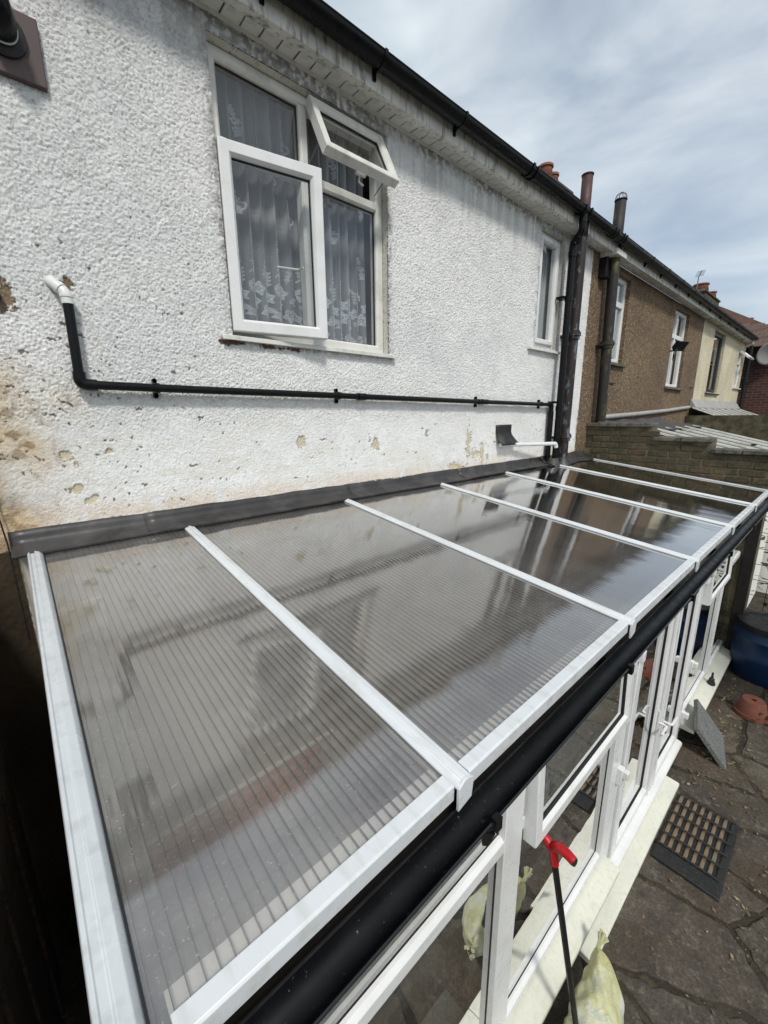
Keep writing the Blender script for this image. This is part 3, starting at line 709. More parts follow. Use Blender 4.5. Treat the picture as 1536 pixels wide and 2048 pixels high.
# ------------------------------------------------------------------ lace net curtain
def make_net():
    U0, U1, Z0, Z1 = 1.075, 2.10, 1.035, 2.335
    nx, nz = 330, 400
    u = np.linspace(0, 1.55, nx); z = np.linspace(Z0, Z1, nz); U, ZZ = np.meshgrid(u, z)
    D = .24+.17*np.abs(np.sin(U*2*np.pi/.118+1.3*np.sin(U*5.3)))**1.5+.06*(vnoise(U*7, ZZ*.5, 2)-.5)
    weave = .03*(vnoise(U*300, ZZ*300, 5)-.5); D += weave
    def disc(cx, cz, r, val, soft=.003): 
        nonlocal D
        k = 1-sst(r-soft, r+soft, np.hypot(U-cx, ZZ-cz)); D = np.maximum(D, k*val)
    def petal(cx, cz, ang, L, W, val, vein=True):
        nonlocal D
        ca, sa = math.cos(ang), math.sin(ang)
        a = (U-cx)*ca+(ZZ-cz)*sa; b = -(U-cx)*sa+(ZZ-cz)*ca
        t = np.clip(a/L, 0, 1); wv = W*np.sin(np.pi*t**.75)+1e-6
        inside = (a > 0) & (a < L) & (np.abs(b) < wv)
        edge = inside & (np.abs(b) > wv-.0045)
        D = np.where(inside, np.maximum(D, val*.72), D); D = np.where(edge, np.maximum(D, val), D)
        if vein: D = np.where(inside & (np.abs(b) < .0022), np.maximum(D, val), D)
    def flower(cx, cz, r, rot=0):
        nonlocal D
        for k in range(5): petal(cx, cz, rot+k*2*math.pi/5, r, r*.36, .97, False)
        disc(cx, cz, r*.30, .25+.65); 
        k = np.hypot(U-cx, ZZ-cz); D = np.where((k < r*.24) & (k > r*.14), .22, D)
    def curl(cx, cz, r, a0, a1, val=.8):
        nonlocal D
        dr = np.abs(np.hypot(U-cx, ZZ-cz)-r); an = np.arctan2(ZZ-cz, U-cx)
        an = np.where(an < a0, an+2*math.pi, an)
        D = np.where((dr < .0042) & (an >= a0) & (an <= a1), val, D)
    def sprig(cx, cz, L, ang, n=4):
        ca, sa = math.cos(ang), math.sin(ang)
        for k in range(n):
            t = L*(k+1)/(n+.5); px, pz = cx+ca*t, cz+sa*t
            for sgn in (-1, 1): petal(px, pz, ang+sgn*.8, .022, .0065, .8, False)
        petal(cx, cz, ang, L*1.12, .0035, .8, False)
    rg = random.Random(3)
    rep = .31; K = .74
    for k in range(-1, 8):
        o = k*.245
        flower(o+.05, Z0+.215, .050, .3); flower(o+.135, Z0+.165, .046, .9); flower(o+.085, Z0+.295, .043, 0.1); flower(o+.195, Z0+.25, .038, .5)
        for (lx, lz, an, L) in ((.015, .165, 3.6, .06), (.095, .11, 4.4, .065), (.16, .10, 5.2, .06), (.13, .24, .5, .055), (.025, .26, 2.4, .055), (.185, .19, 5.9, .06), (.055, .10, 3.4, .05), (.23, .30, .9, .05)):
            petal(o+lx, Z0+lz, an, L, L*.27, .85)
        sprig(o+.04, Z0+.345, .095, 1.9); sprig(o+.115, Z0+.345, .10, 1.3); sprig(o+.20, Z0+.30, .09, 1.6); sprig(o+.05, Z0+.085, .07, 4.4); sprig(o+.19, Z0+.085, .07, 5.0)
        curl(o+.015, Z0+.36, .027, -.5, 2.8); curl(o+.16, Z0+.38, .03, .2, 3.6); curl(o+.09, Z0+.06, .04, 2.6, 5.6); curl(o+.22, Z0+.11, .035, -1.2, 1.8)
        if k % 2 == 0:
            for zz, dx in ((.56, .05), (.74, .20), (.93, .06), (1.12, .22)):
                flower(o+dx, Z0+zz, .022, .4); sprig(o+dx, Z0+zz+.01, .055, 1.9, 3); sprig(o+dx, Z0+zz-.01, .055, 4.9, 3); curl(o+dx+.02, Z0+zz-.025, .018, -1.5, 1.8)
    ph = U*2*np.pi/.118+1.3*np.sin(U*5.3)
    xx = U0+(U1-U0)*(U/1.55)+.017*np.sin(ph)
    yy_ = .165+.021*np.cos(ph)+.008*np.sin(U*31+ZZ*1.5)
    xx = xx-.05*sst(1.75, 1.98, ZZ)*sst(.0, 1.0, (xx-1.45)/.1)*(xx < 1.60)*.6
    Cc = np.repeat(D[..., None], 3, 2)
    return grid_mesh('net_curtain', np.stack([xx, yy_, ZZ], -1), nx, nz, None, np.clip(Cc, 0, .95))
tag(link('net_curtain', make_net(), 'lace', fix=False), 'white lace net curtain with flowers hanging behind the big casement window', 'curtain')

# ================================================================== EAVES GUTTER
GC = (-.218, 2.562); GR = .056
def gutter_profile(c, r, t=.004, n=14):
    o = arc(c, r, 180, 360, n); i = arc(c, r-t, 360, 180, n); return o+i
eg = thing('eaves_gutter', 'black half round gutter along the eaves of the terrace', 'gutter', (5, -.2, 2.5))
MB().extrude(gutter_profile(GC, GR), HX0, 5.40).build('trough', 'black', eg, smooth=40)
m = MB(); m.extrude(gutter_profile((GC[0], GC[1]-.004), GR), 5.36, 15.7); m.build('trough', 'blackmatt', eg, smooth=40)
m = MB(); m.tube([(HX0, GC[0]-GR, GC[1]), (15.6, GC[0]-GR, GC[1]-.002)], .0045, 8); m.build('front_bead', 'black', eg)
def bracket(x, parent, wide=.022, mat='black'):
    m = MB(); m.extrude(arc(GC, GR+.006, 172, 368, 14)+arc(GC, GR+.001, 368, 172, 14), x-wide/2, x+wide/2)
    m.box(x-wide/2, x+wide/2, -.170, -.158, GC[1]-.085, GC[1]+.01)
    m.extrude([(-.160, GC[1]-.085), (-.160, GC[1]-.03), (-.19, GC[1]-.05)], x-.004, x+.004)
    m.build('bracket', mat, parent, smooth=40)
for x in (.55, 1.25, 1.951, 2.69): bracket(x, eg)
for x in (6.7, 7.4, 8.15, 8.9, 9.7, 10.5, 11.4, 12.3, 13.3, 14.4): bracket(x, eg, .03, 'blackmatt')
def union(x):
    for dx in (-.035, .035):
        m = MB(); m.extrude(arc(GC, GR+.010, 170, 370, 16)+arc(GC, GR+.001, 370, 170, 16), x+dx-.014, x+dx+.014); m.build('union_collar', 'black', eg, smooth=40)
for x in (3.62, 5.42, 5.66): union(x)
# outlet and downpipe with swan neck
dp = thing('downpipe', 'slim black rainwater downpipe with swan neck beside the narrow window', 'downpipe', (4.71, -.12, .05))
DPX, DPY = 4.712, -.115
m = MB(); 
for dx in (-.06, .06): m.extrude(arc(GC, GR+.010, 170, 370, 16)+arc(GC, GR+.001, 370, 170, 16), 4.665+dx-.014, 4.665+dx+.014)
m.build('outlet_collar', 'black', dp, smooth=40)
m = MB(); m.tube([(4.665, GC[0], GC[1]-.045), (4.665, GC[0], GC[1]-.12)], .038, 18); m.tube(bend([(4.665, GC[0], GC[1]-.10), (4.668, GC[0], 2.37), (4.70, DPY, 2.295), (DPX, DPY, 2.20)], .05), .034, 18); m.build('swan_neck', 'black', dp, smooth=50)
m = MB(); m.tube([(DPX, DPY, 2.24), (DPX, DPY, .05)], .034, 20); m.build('pipe', 'black', dp, smooth=50)
for z in (2.225, 1.80, .66):
    MB().tube([(DPX, DPY, z), (DPX, DPY, z-.055)], .040, 20).build('socket', 'black', dp, smooth=50)
for z in (1.79, .70):
    m = MB(); m.box(DPX-.055, DPX+.055, -.085, .0, z-.012, z+.012); m.build('clip', 'black', dp, bevel=.002)
# second short black pipe that takes the waste
wp = thing('waste_pipe', 'long black waste pipe with a white elbow running across the white wall', 'pipe', (2.5, -.05, .7))
PY = -.052
m = MB(); m.tube(bend([(.305, PY, 1.045), (.300, PY, .712), (.62, PY, .707)], .03, 8)+[(1.7, PY, .698), (3.25, PY, .684), (4.655, PY, .674)], .0195, 16); m.build('pipe', 'black', wp, smooth=60)
m = MB(); m.tube(bend([(.262, .01, 1.135), (.266, -.02, 1.125), (.303, PY, 1.083), (.305, PY, 1.040)], .018, 6), .0225, 16); m.build('white_elbow', 'upvc', wp, smooth=60)
for a, b in (((.282, -.036, 1.107), (.292, -.044, 1.096)), ((.304, PY, 1.075), (.3045, PY, 1.066))):
    MB().tube([a, b], .0255, 16).build('collar', 'upvc', wp, smooth=60)
m = MB(); m.tube(bend([(.3015, PY, .765), (.300, PY, .712), (.362, PY, .711)], .036, 8), .0245, 16); m.build('elbow', 'black', wp, smooth=60)
for a_, b_ in ((1.86, 1.93), (3.30, 3.40)): MB().tube([(a_, PY, .7115-.0082*a_), (b_, PY, .7115-.0082*b_)], .024, 16).build('coupling', 'black', wp, smooth=60)
for x, z in ((.605, .707), (1.70, .698), (3.26, .684), (4.42, .677)):
    m = MB(); m.tube([(x-.012, PY, z), (x+.012, PY, z)], .0245, 14)
    for s in (-1, 1): m.tube([(x, .004, z+s*.037), (x, -.030, z+s*.037)], .011, 10); 
    m.box(x-.009, x+.009, -.03, .004, z-.042, z+.042); m.build('pipe_clip', 'black', wp, smooth=45)
m = MB(); m.tube(bend([(4.60, PY, .6745), (4.650, PY, .674), (4.652, PY, .56)], .03), .0235, 14); m.tube([(4.652, PY, .60), (4.652, PY, .06)], .030, 16); m.build('drop_pipe', 'black', wp, smooth=55)
# overflow pipe under a felt flap
ov = thing('overflow_pipe', 'white overflow pipe poking out from a square black felt flap', 'pipe', (3.8, -.03, .3))
m = MB(); rows = []
for i in range(9):
    t = i/8; zz = .468-.20*t
    yv = -.010-.075*max(0, t-.45)**1.3*2.2
    rows.append([(3.628+.02*t, yv, zz), (3.78+.01*t, yv-.004, zz), (3.912+.09*max(0, t-.4), yv, zz)])
m.sweep(rows); o = m.build('felt_flap', 'rubber', ov, smooth=60); sdf = o.modifiers.new('thick', 'SOLIDIFY'); sdf.thickness = .005
m = MB(); m.tube(bend([(3.68, -.035, .268), (3.80, -.05, .266), (4.585, -.17, .245), (4.60, -.172, .20)], .02), .021, 14); m.build('pipe', 'upvc', ov, smooth=60)
# soil pipe
def soil(name, label, x, y, zb, zt, mat, collars, topmat, r=.054, lean=0, cage=False, zv=2.95):
    t = thing(name, label, 'soil pipe', (x, y, zb))
    m = MB(); m.tube([(x+lean, y, zb), (x, y, zt)], r, 20); m.build('pipe', mat, t, smooth=50)
    for z in collars:
        k = (z-zb)/(zt-zb); xx = x+lean*(1-k)
        m = MB(); m.tube([(xx, y, z+.05), (xx, y, z+.035), (xx, y, z+.03), (xx, y, z-.005), (xx, y, z-.01), (xx, y, z-.04)], [r+.012, r+.012, r+.024, r+.024, r+.014, r+.012], 22); m.build('collar', mat, t, smooth=40)
        m = MB(); m.box(xx-.085, xx+.085, y+.02, 0, z-.012, z+.012); m.build('fixing_lug', mat, t, bevel=.004)
    m = MB(); rows = []
    m.tube([(x, y, zt-.05), (x, y, zv)], r, 20, caps=False); m.tube([(x, y, zv-.012), (x, y, zv)], r+.006, 20, caps=False); 
    o = m.build('vent_stack', topmat, t, smooth=50); q = o.modifiers.new('thick', 'SOLIDIFY'); q.thickness = .008; q.offset = -1
    if cage:
        m = MB()
        for k in range(4):
            a = math.pi*k/4; pts = [(x+(r+.004)*math.cos(a)*math.cos(b), y+(r+.004)*math.sin(a)*math.cos(b), zv+.075*math.sin(b)) for b in np.linspace(0, math.pi, 13)]; m.tube(pts, .0028, 5)
        m.tube([(x+(r-.008)*math.cos(a), y+(r-.008)*math.sin(a), zv+.04) for a in np.linspace(0, 2*math.pi, 19)], .0028, 5)
        m.build('wire_cage', 'steel', t)
    return t
sp = soil('soil_pipe', 'rusty brown and blue peeling soil pipe next to the black downpipe', 4.892, -.120, .02, 2.44, 'castiron', (1.42, .30), 'rustpipe', zv=2.975)
# boiler flue at the left
fl = thing('boiler_flue', 'black flue elbow on a square brown wall plate', 'flue', (.25, 0, 1.95))
m = MB(); m.box(.13, .362, -.030, .006, 1.83, 2.052); m.build('wall_plate', 'brown_plate', fl, bevel=.004)
m = MB(); m.tube([(.243, -.029, 1.955), (.243, -.042, 1.955), (.243, -.050, 1.955)], [.075, .075, .055], 28); m.build('wall_seal', 'rubber', fl, smooth=40)
m = MB(); m.tube(bend([(.243, -.02, 1.955), (.243, -.115, 1.955), (.200, -.15, 2.10)], .05), .0475, 24); m.build('elbow_tube', 'black', fl, smooth=50)
m = MB(); m.tube([(.243, -.060, 1.955), (.243, -.067, 1.955)], .0505, 26); m.build('seal_ring', 'trim', fl, smooth=40)
tag(MB().tube([(.075, .01, 1.045), (.075, -.02, 1.043), (.070, -.045, 1.035)], [.022, .02, .012], 10).build('pipe_stub', 'rubber', smooth=50), 'stubby black pipe end in a bare patch of the white wall', 'pipe')
tag(MB().tube([(-.075, -.02, .45), (-.062, -.03, .20), (-.050, -.05, .04), (-.048, -.07, -.4)], .0035, 6).build('cable', 'blackmatt'), 'thin black cable hanging down the stained wall corner', 'cable')
# ================================================================== LEAN-TO CONSERVATORY
SL = .1162
def zr(y): return SL*y
lt = thing('lean_to_conservatory', 'white framed lean-to conservatory with ribbed clear roof and white glazing bars', 'conservatory', (2.9, -.9, GROUND))
def sbar(prof, ya, yb, name, mat, parent=None, bevel=.0015):
    n = len(prof); m = MB()
    m.add([(x, ya, zr(ya)+z) for x, z in prof]+[(x, yb, zr(yb)+z) for x, z in prof],
          [(i, (i+1) % n, (i+1) % n+n, i+n) for i in range(n)]+[tuple(range(n))[::-1], tuple(range(n, 2*n))])
    return m.build(name, mat, parent or lt, bevel=bevel)
RX = [.025, .662, 1.702, 2.702, 3.714, 4.727, 5.700]
YT, YB = -.02, -1.905
PITCH = .0212
for i in range(6):
    xa = RX[i]+.005; xb = RX[i+1]-.005
    ribs = []
    pn = MB()
    for zo in (0, -.010):
        pn.add([(xa, YB, zr(YB)+zo), (xb, YB, zr(YB)+zo), (xb, YT, zr(YT)+zo), (xa, YT, zr(YT)+zo)], [(0, 1, 2, 3)])
    me = bpy.data.meshes.new('roof_panel'); me.from_pydata(pn.v, [], pn.f)
    p = link('roof_panel', me, 'poly', lt, fix=False)
    k = 0; x = xa+PITCH*.8
    while x < xb-.006:
        if i == 0 and k == 0:
            mb = MB(); mb.add([(s*.0011, y, zr(y)+z) for y in (YB+.002, YT-.01) for s, z in ((-.6, -.0092), (.6, -.0092), (.6, -.0008), (-.6, -.0008))],
                              [(0, 1, 5, 4), (1, 2, 6, 5), (2, 3, 7, 6), (3, 0, 4, 7)])
            rib0 = mb.build('rib', 'rib', p); rib0.location = (x, 0, 0)
        else: share('rib', rib0, (x+random.uniform(-.0006, .0006), 0, 0), p)
        x += PITCH; k += 1
# glazing bar caps with end caps
for i in range(1, 6):
    x = RX[i]
    sbar([(x-.025, .001), (x-.025, .007), (x-.020, .012), (x-.010, .013), (x-.006, .018), (x+.006, .018), (x+.010, .013), (x+.020, .012), (x+.025, .007), (x+.025, .001)], -.10, -1.925, 'glazing_bar', 'trim')
    sbar([(x-.022, -.06), (x-.022, -.018), (x+.022, -.018), (x+.022, -.06)], -.01, -1.86, 'rafter', 'upvc')
    m = MB(); y0 = -1.926
    m.extrude([(x-.026, zr(y0)-.050), (x+.020, zr(y0)-.040), (x+.026, zr(y0)+.004), (x+.026, zr(y0)+.008), (x+.007, zr(y0)+.019), (x-.007, zr(y0)+.019), (x-.026, zr(y0)+.008)], y0-.005, y0+.002, 'y')
    m.build('end_cap', 'trim', lt, bevel=.001)
x = RX[6]
sbar([(x-.02, .001), (x-.02, .012), (x+.012, .014), (x+.02, .012), (x+.02, -.03), (x+.016, -.03), (x+.016, .001)], -.06, -1.925, 'glazing_bar', 'trim')
# wide left verge trim, stepped profile
sbar([(.004, -.075), (.004, .010), (.006, .016), (.012, .019), (.015, .015), (.027, .015), (.030, .019), (.047, .017), (.055, .008), (.057, .001), (.034, .001), (.009, -.004), (.009, -.075)], -.06, -1.945, 'verge_trim', 'verge')
sbar([(.0575, .0005), (.0575, .004), (.0615, .003), (.0615, .0005)], -.10, -1.90, 'verge_gasket', 'gasket', bevel=0)
sbar([(.010, -.16), (.010, -.024), (.045, -.024), (.045, -.16)], -.0, -1.86, 'verge_rafter', 'upvc')
# eaves: F section trim per bay, pale closing tape under the sheet, beam, black board
for i in range(6):
    xa = RX[i]+(.027 if i else .058); xb = RX[i+1]-(.026 if i < 5 else .02)
    y0 = -1.918
    m = MB(); m.extrude([(y0, zr(y0)-.030), (y0, zr(y0)+.006), (y0+.004, zr(y0)+.010), (-1.884, zr(-1.884)+.007), (-1.884, zr(-1.884)+.001), (y0+.006, zr(y0)+.001), (y0+.006, zr(y0)-.030)], xa, xb); m.build('eaves_trim', 'trim', lt, bevel=.001)
    m = MB(); m.extrude([(-1.880, zr(-1.88)-.0115), (-1.845, zr(-1.845)-.0115), (-1.845, zr(-1.845)-.016), (-1.880, zr(-1.88)-.016)], xa, xb); m.build('closure_strip', 'upvc', lt)
MB().box(.010, 5.74, -1.838, -1.800, -.36, -.237).build('eaves_beam', 'plate', lt, bevel=.003)
MB().box(.010, 5.74, -1.799, -1.70, -.358, -.30).build('wall_plate', 'plate', lt, bevel=.003)
MB().box(.008, 5.75, -1.888, -1.842, -.40, -.262).build('fascia_board', 'black', lt, bevel=.002)
# flashing in lapped lengths
def flashing(xa, xb, dz=0, seed=0):
    rg = random.Random(seed); n = max(8, int((xb-xa)/.05)); rows = []
    for i in range(n+1):
        x = xa+(xb-xa)*i/n
        wv = .0012*math.sin(x*9+seed)+.0008*math.sin(x*23+seed*2)+rg.uniform(-.0005, .0005)
        ya = -.112+.006*math.sin(x*3.1+seed)
        rows.append([(x, -.006-dz, .088+wv*1.6), (x, -.0125-dz, .060+wv), (x, -.014-dz, .048), (x, -.019-dz+wv*.5, .038+dz), (x, -.032, .026+dz+wv), (x, -.055, .018+dz+wv*.8), (x, ya*.85, zr(ya*.85)+.0185+dz+wv*.6), (x, ya, zr(ya)+.0165+dz+wv*.4), (x, ya-.001, zr(ya)+.004+dz)])
    m = MB(); m.sweep(rows); o = m.build('flashing', 'lead', lt, smooth=50); q = o.modifiers.new('thick', 'SOLIDIFY'); q.thickness = .003
cuts = [-.045, .475, 1.75, 3.05, 4.30]
for i, a in enumerate(cuts):
    b = cuts[i+1]+.05 if i+1 < len(cuts) else 4.62
    flashing(a, b, .0035*(i % 2), i)
m = MB(); rows = []
for i in range(20):
    x = 4.60+1.14*i/19; rows.append([(x, -.008, .092+.005*math.sin(i)), (x, -.015, .055), (x, -.05, .026), (x, -.14, .012), (x, -.175+.02*math.sin(i*.7), zr(-.17)+.008)])
m.sweep(rows); o = m.build('flashing', 'lead', lt, smooth=50); q = o.modifiers.new('thick', 'SOLIDIFY'); q.thickness = .004
m = MB(); m.tube([(4.892, -.12, -.02), (4.892, -.12, .05), (4.892, -.12, .075)], [.10, .065, .058], 20); m.tube([(4.69, -.10, -.02), (4.69, -.10, .05), (4.69, -.10, .07)], [.09, .065, .06], 20); m.build('pipe_sleeve', 'lead', lt, smooth=50)

# ---------------- front wall
FY = -1.78
BOT = -2.06
def post(xa, xb, za, zb, name='post', y=FY, d=.07, ribs=0, mat='upvc'):
    m = MB(); m.box(xa, xb, y, y+d, za, zb); m.build(name, mat, lt, bevel=.003)
    for k in range(ribs):
        xx = xa+(xb-xa)*(k+1)/(ribs+1); MB().box(xx-.007, xx+.007, y-.006, y+.004, za, zb-.002).build('post_rib', mat, lt, bevel=.002)
post(.010, .055, BOT-.19, -.36)
post(1.125, 1.250, BOT, -.36)
post(2.262, 2.335, BOT, -.36)
post(2.337, 2.412, -2.22, -.36)
post(3.925, 4.035, -2.22, -.36)
post(4.92, 5.06, BOT, -.36, ribs=1)
post(5.90, 5.985, BOT-.19, -.36)
def hbar(xa, xb, za, zb, name, y=FY, d=.066, mat='upvc'):
    m = MB(); m.extrude([(y+d, za), (y+.012, za), (y+.002, za+.010), (y+.002, zb-.012), (y+.016, zb), (y+d, zb)], xa, xb); return m.build(name, mat, lt, bevel=.002)
bays = [(.055, 1.125), (1.250, 2.262), (4.035, 4.92), (5.06, 5.90)]
for i, (a, b) in enumerate(bays):
    hbar(a, b, BOT, BOT+.055, 'bottom_rail'); hbar(a, b, -.985, -.915, 'transom'); hbar(a, b, -.42, -.36, 'head_rail')
    pane(a+.003, b-.003, BOT+.055, -.985, FY+.03, lt, mat='glass')
    if i not in (1,): pane(a+.003, b-.003, -.915, -.42, FY+.03, lt, mat='glass')
    # cream-white sloping sill
    if i < 2:
        m = MB(); m.extrude([(FY+.06, BOT-.002), (FY+.002, BOT-.004), (-1.868, BOT-.030), (-1.874, BOT-.036), (-1.874, BOT-.060), (FY+.06, BOT-.060)], a-.06 if i else .010, b+(.075 if i else .062)); m.build('sill', 'sill', lt, bevel=.003)
    # inner shelf seen through the glass
    MB().box(a, b, FY+.075, FY+.24, BOT+.03, BOT+.055).build('inner_sill', 'upvc', lt, bevel=.003)
m = MB(); m.extrude([(FY+.06, BOT-.002), (FY+.002, BOT-.006), (-1.885, BOT-.034), (-1.893, BOT-.040), (-1.893, BOT-.066), (FY+.06, BOT-.062)], 3.99, 5.99); m.build('sill', 'sill', lt, bevel=.003)
MB().box(.010, 2.335, FY+.004, FY+.07, GROUND-.02, BOT-.06).build('base_panel', 'upvc_old', lt)
MB().box(3.96, 5.98, FY+.006, FY+.07, GROUND-.02, BOT-.062).build('base_panel', 'upvc_old', lt)
# top-hung fanlight, ajar
def movable(objs, mat):
    for o in objs: o.matrix_basis = mat
def leaf_lt(w, h, pw, name, loc, rot, mat='upvc'):
    a = MB(); a.ring(0, w, 0, h, sprof(pw, -.024 if 'fan' in name else -.035, .03)); o = a.build(name, mat, lt, bevel=.002)
    b = MB().add([(pw-.003, 0, pw-.003), (w-pw+.003, 0, pw-.003), (w-pw+.003, 0, h-pw+.003), (pw-.003, 0, h-pw+.003)], [(0, 1, 2, 3)]).build('pane', 'glass', lt)
    c = MB().ring(pw-.002, w-pw+.002, pw-.002, h-pw+.002, [(0, .012), (0, -.009), (.006, -.005), (.006, .012)]).build('gasket', 'gasket', lt)
    movable((o, b, c), Matrix.Translation(loc) @ rot @ Matrix.Translation((0, 0, 0)))
    return o, b, c
T = Matrix.Translation
os_ = leaf_lt(.99, .63, .058, 'fanlight_sash', (0, 0, 0), Matrix.Identity(4))
movable(os_, T((1.262, FY-.004, -.40)) @ Matrix.Rotation(R(-2.2), 4, 'X') @ T((0, 0, -.63)))
os_ = leaf_lt(.86, .56, .055, 'fanlight_sash', (0, 0, 0), Matrix.Identity(4))
movable(os_, T((4.045, FY-.012, -.41)) @ Matrix.Rotation(R(-1.5), 4, 'X') @ T((0, 0, -.56)))
# french doors
DB = -2.205
for xa, wd in ((2.425, .742), (3.175, .742)):
    leaf_lt(wd, -.365-DB, .088, 'door_leaf', (xa, FY+.018, DB), Matrix.Identity(4))
MB().box(3.150, 3.196, FY-.026, FY+.0, DB+.01, -.40).build('door_astragal', 'upvc', lt, bevel=.006)
for xx in (3.10, 3.235): MB().box(xx-.010, xx+.010, FY-.026, FY-.012, DB+.012, -.40).build('post_rib', 'upvc', lt, bevel=.003)
m = MB(); m.extrude([(FY-.001, DB-.011), (FY-.060, DB-.011), (FY-.060, DB+.010), (FY-.050, DB+.022), (FY-.001, DB+.034)], 2.345, 3.90); m.build('door_step_rail', 'upvc', lt, bevel=.003)
MB().box(2.412, 3.925, FY-.0, FY+.08, GROUND-.02, DB-.004).build('threshold_rail', 'upvc_old', lt, bevel=.003)
m = MB(); m.extrude([(FY+.0, DB-.012), (-1.918, DB-.020), (-1.928, DB-.026), (-1.928, GROUND-.03), (FY+.0, GROUND-.03)], 1.86, 3.46); m.build('threshold', 'sill', lt, bevel=.004)
# handles
def dhandle(x, z, L=.13, v=False):
    m = MB(); y = FY-.018
    m.box(x-.016, x+.016, y-.004, y+.008, z-.10, z+.10)
    if v: m.tube(bend([(x, y, z), (x, y-.055, z), (x+L, y-.055, z)], .015), .0095, 10)
    else: m.tube(bend([(x, y, z), (x, y-.05, z), (x-L, y-.05, z)], .015), .0095, 10)
    m.build('door_handle', 'upvc', lt, bevel=.002)
dhandle(3.10, -1.55, .12); dhandle(3.24, -1.62, .12, True)
def block(x, z, y=FY):
    m = MB(); m.box(x-.022, x+.022, y-.030, y+.002, z-.055, z+.055); m.box(x-.018, x+.018, y-.058, y-.028, z+.0, z+.05); m.build('lock_block', 'upvc', lt, bevel=.005)
block(2.378, -1.50); block(3.96, -1.50); block(3.98, -2.0)
for x, z in ((2.30, -.74), (3.99, -.72)):
    m = MB(); m.box(x-.03, x+.055, FY-.03, FY+.002, z-.05, z+.04); m.box(x+.02, x+.065, FY-.055, FY-.02, z+.02, z+.085); m.build('hinge_cover', 'upvc', lt, bevel=.006)
# end wall and floor inside
MB().extrude([(-1.71, -2.25), (-.02, -2.25), (-.02, -.03), (-1.71, -.225)], .006, .030).build('end_panel', 'upvc_old', lt)
MB().extrude([(-1.71, -2.25), (-.001, -2.25), (-.001, -.025), (-1.71, -.225)], 5.73, 5.775).build('end_panel', 'cream_in', lt)
MB().box(.008, 5.76, -1.72, .01, GROUND-.02, GROUND+.006).build('floor', 'conc', lt)
for k in range(34):
    yy = -1.68+k*.05; 
    if k == 0:
        fl0 = MB().box(.03, 5.7, -.0205, .0205, GROUND+.004, GROUND+.012).build('floor_strip', 'conc', lt, bevel=.003, seg=1); fl0.location = (0, yy, 0)
    else: share('floor_strip', fl0, (0, yy, 0), lt)
# house door frame seen inside at the near end
m = MB(); m.ring(.02, .245, -2.24, -.30, fprof(.035, -.035, .0)); m.build('inner_door_frame', 'upvc', lt, bevel=.003)
MB().box(.056, .209, -.012, -.004, -2.20, -.34).build('inner_door_panel', 'upvc_old', lt)

# lean-to gutter
LG = (-1.945, -.300); LR = .037
lg = thing('conservatory_gutter', 'small black half round gutter along the front of the lean-to roof', 'gutter', (2.9, -1.94, -.34))
fall = 0
def lgp(r, t=.003): return arc(LG, r, 180, 360, 12)+arc(LG, r-t, 360, 180, 12)
MB().extrude(lgp(LR), .006, 2.40).build('trough', 'black_dusty', lg, smooth=40)
MB().extrude(lgp(LR), 2.40, 5.80).build('trough', 'black_dusty', lg, smooth=40)
MB().extrude(arc(LG, LR+.005, 176, 364, 12)+arc(LG, LR+.0005, 364, 176, 12), 2.32, 2.48).build('union', 'black', lg, smooth=40)
for yv in (LG[0]-LR-.001, LG[0]+LR-.002):
    MB().tube([(.006, yv, LG[1]+.001), (5.8, yv, LG[1]+.001)], .003, 6).build('bead', 'black_bead', lg)
for x in (.70, 1.52, 2.36, 3.3, 4.2, 5.1):
    m = MB(); m.extrude(arc(LG, LR+.006, 165, 372, 12)+arc(LG, LR+.001, 372, 165, 12), x-.012, x+.012)
    m.box(x-.012, x+.012, -1.905, -1.886, -.39, -.29); m.box(x-.010, x+.010, LG[0]-LR-.012, LG[0]-LR+.004, LG[1]-.02, LG[1]+.012); m.build('bracket', 'black', lg, smooth=40)
m = MB(); m.tube([(.70, LG[0]-.02, LG[1]-.035), (.71, LG[0]-.008, LG[1]-.10)], [.02, .009], 4); m.build('bracket_tail', 'black', lg)
# ================================================================== NEIGHBOURING HOUSES
def wallsheet(name, x0, x1, z0, z1, opens, mat, parent, y=.0):
    xs = sorted(set([x0, x1]+[o for q in opens for o in q[:2]])); zs = sorted(set([z0, z1]+[o for q in opens for o in q[2:]]))
    m = MB()
    for i in range(len(xs)-1):
        for j in range(len(zs)-1):
            cx, cz = (xs[i]+xs[i+1])/2, (zs[j]+zs[j+1])/2
            if any(a < cx < b and c < cz < d for a, b, c, d in opens): continue
            m.add([(xs[i], y, zs[j]), (xs[i+1], y, zs[j]), (xs[i+1], y, zs[j+1]), (xs[i], y, zs[j+1])], [(0, 1, 2, 3)])
    for a, b, c, d in opens:
        m.sweep([[(a, yy, c), (b, yy, c), (b, yy, d), (a, yy, d)] for yy in (y, y+.13)], True)
    me = bpy.data.meshes.new(name); me.from_pydata(m.v, [], m.f)
    return link(name, me, mat, parent)
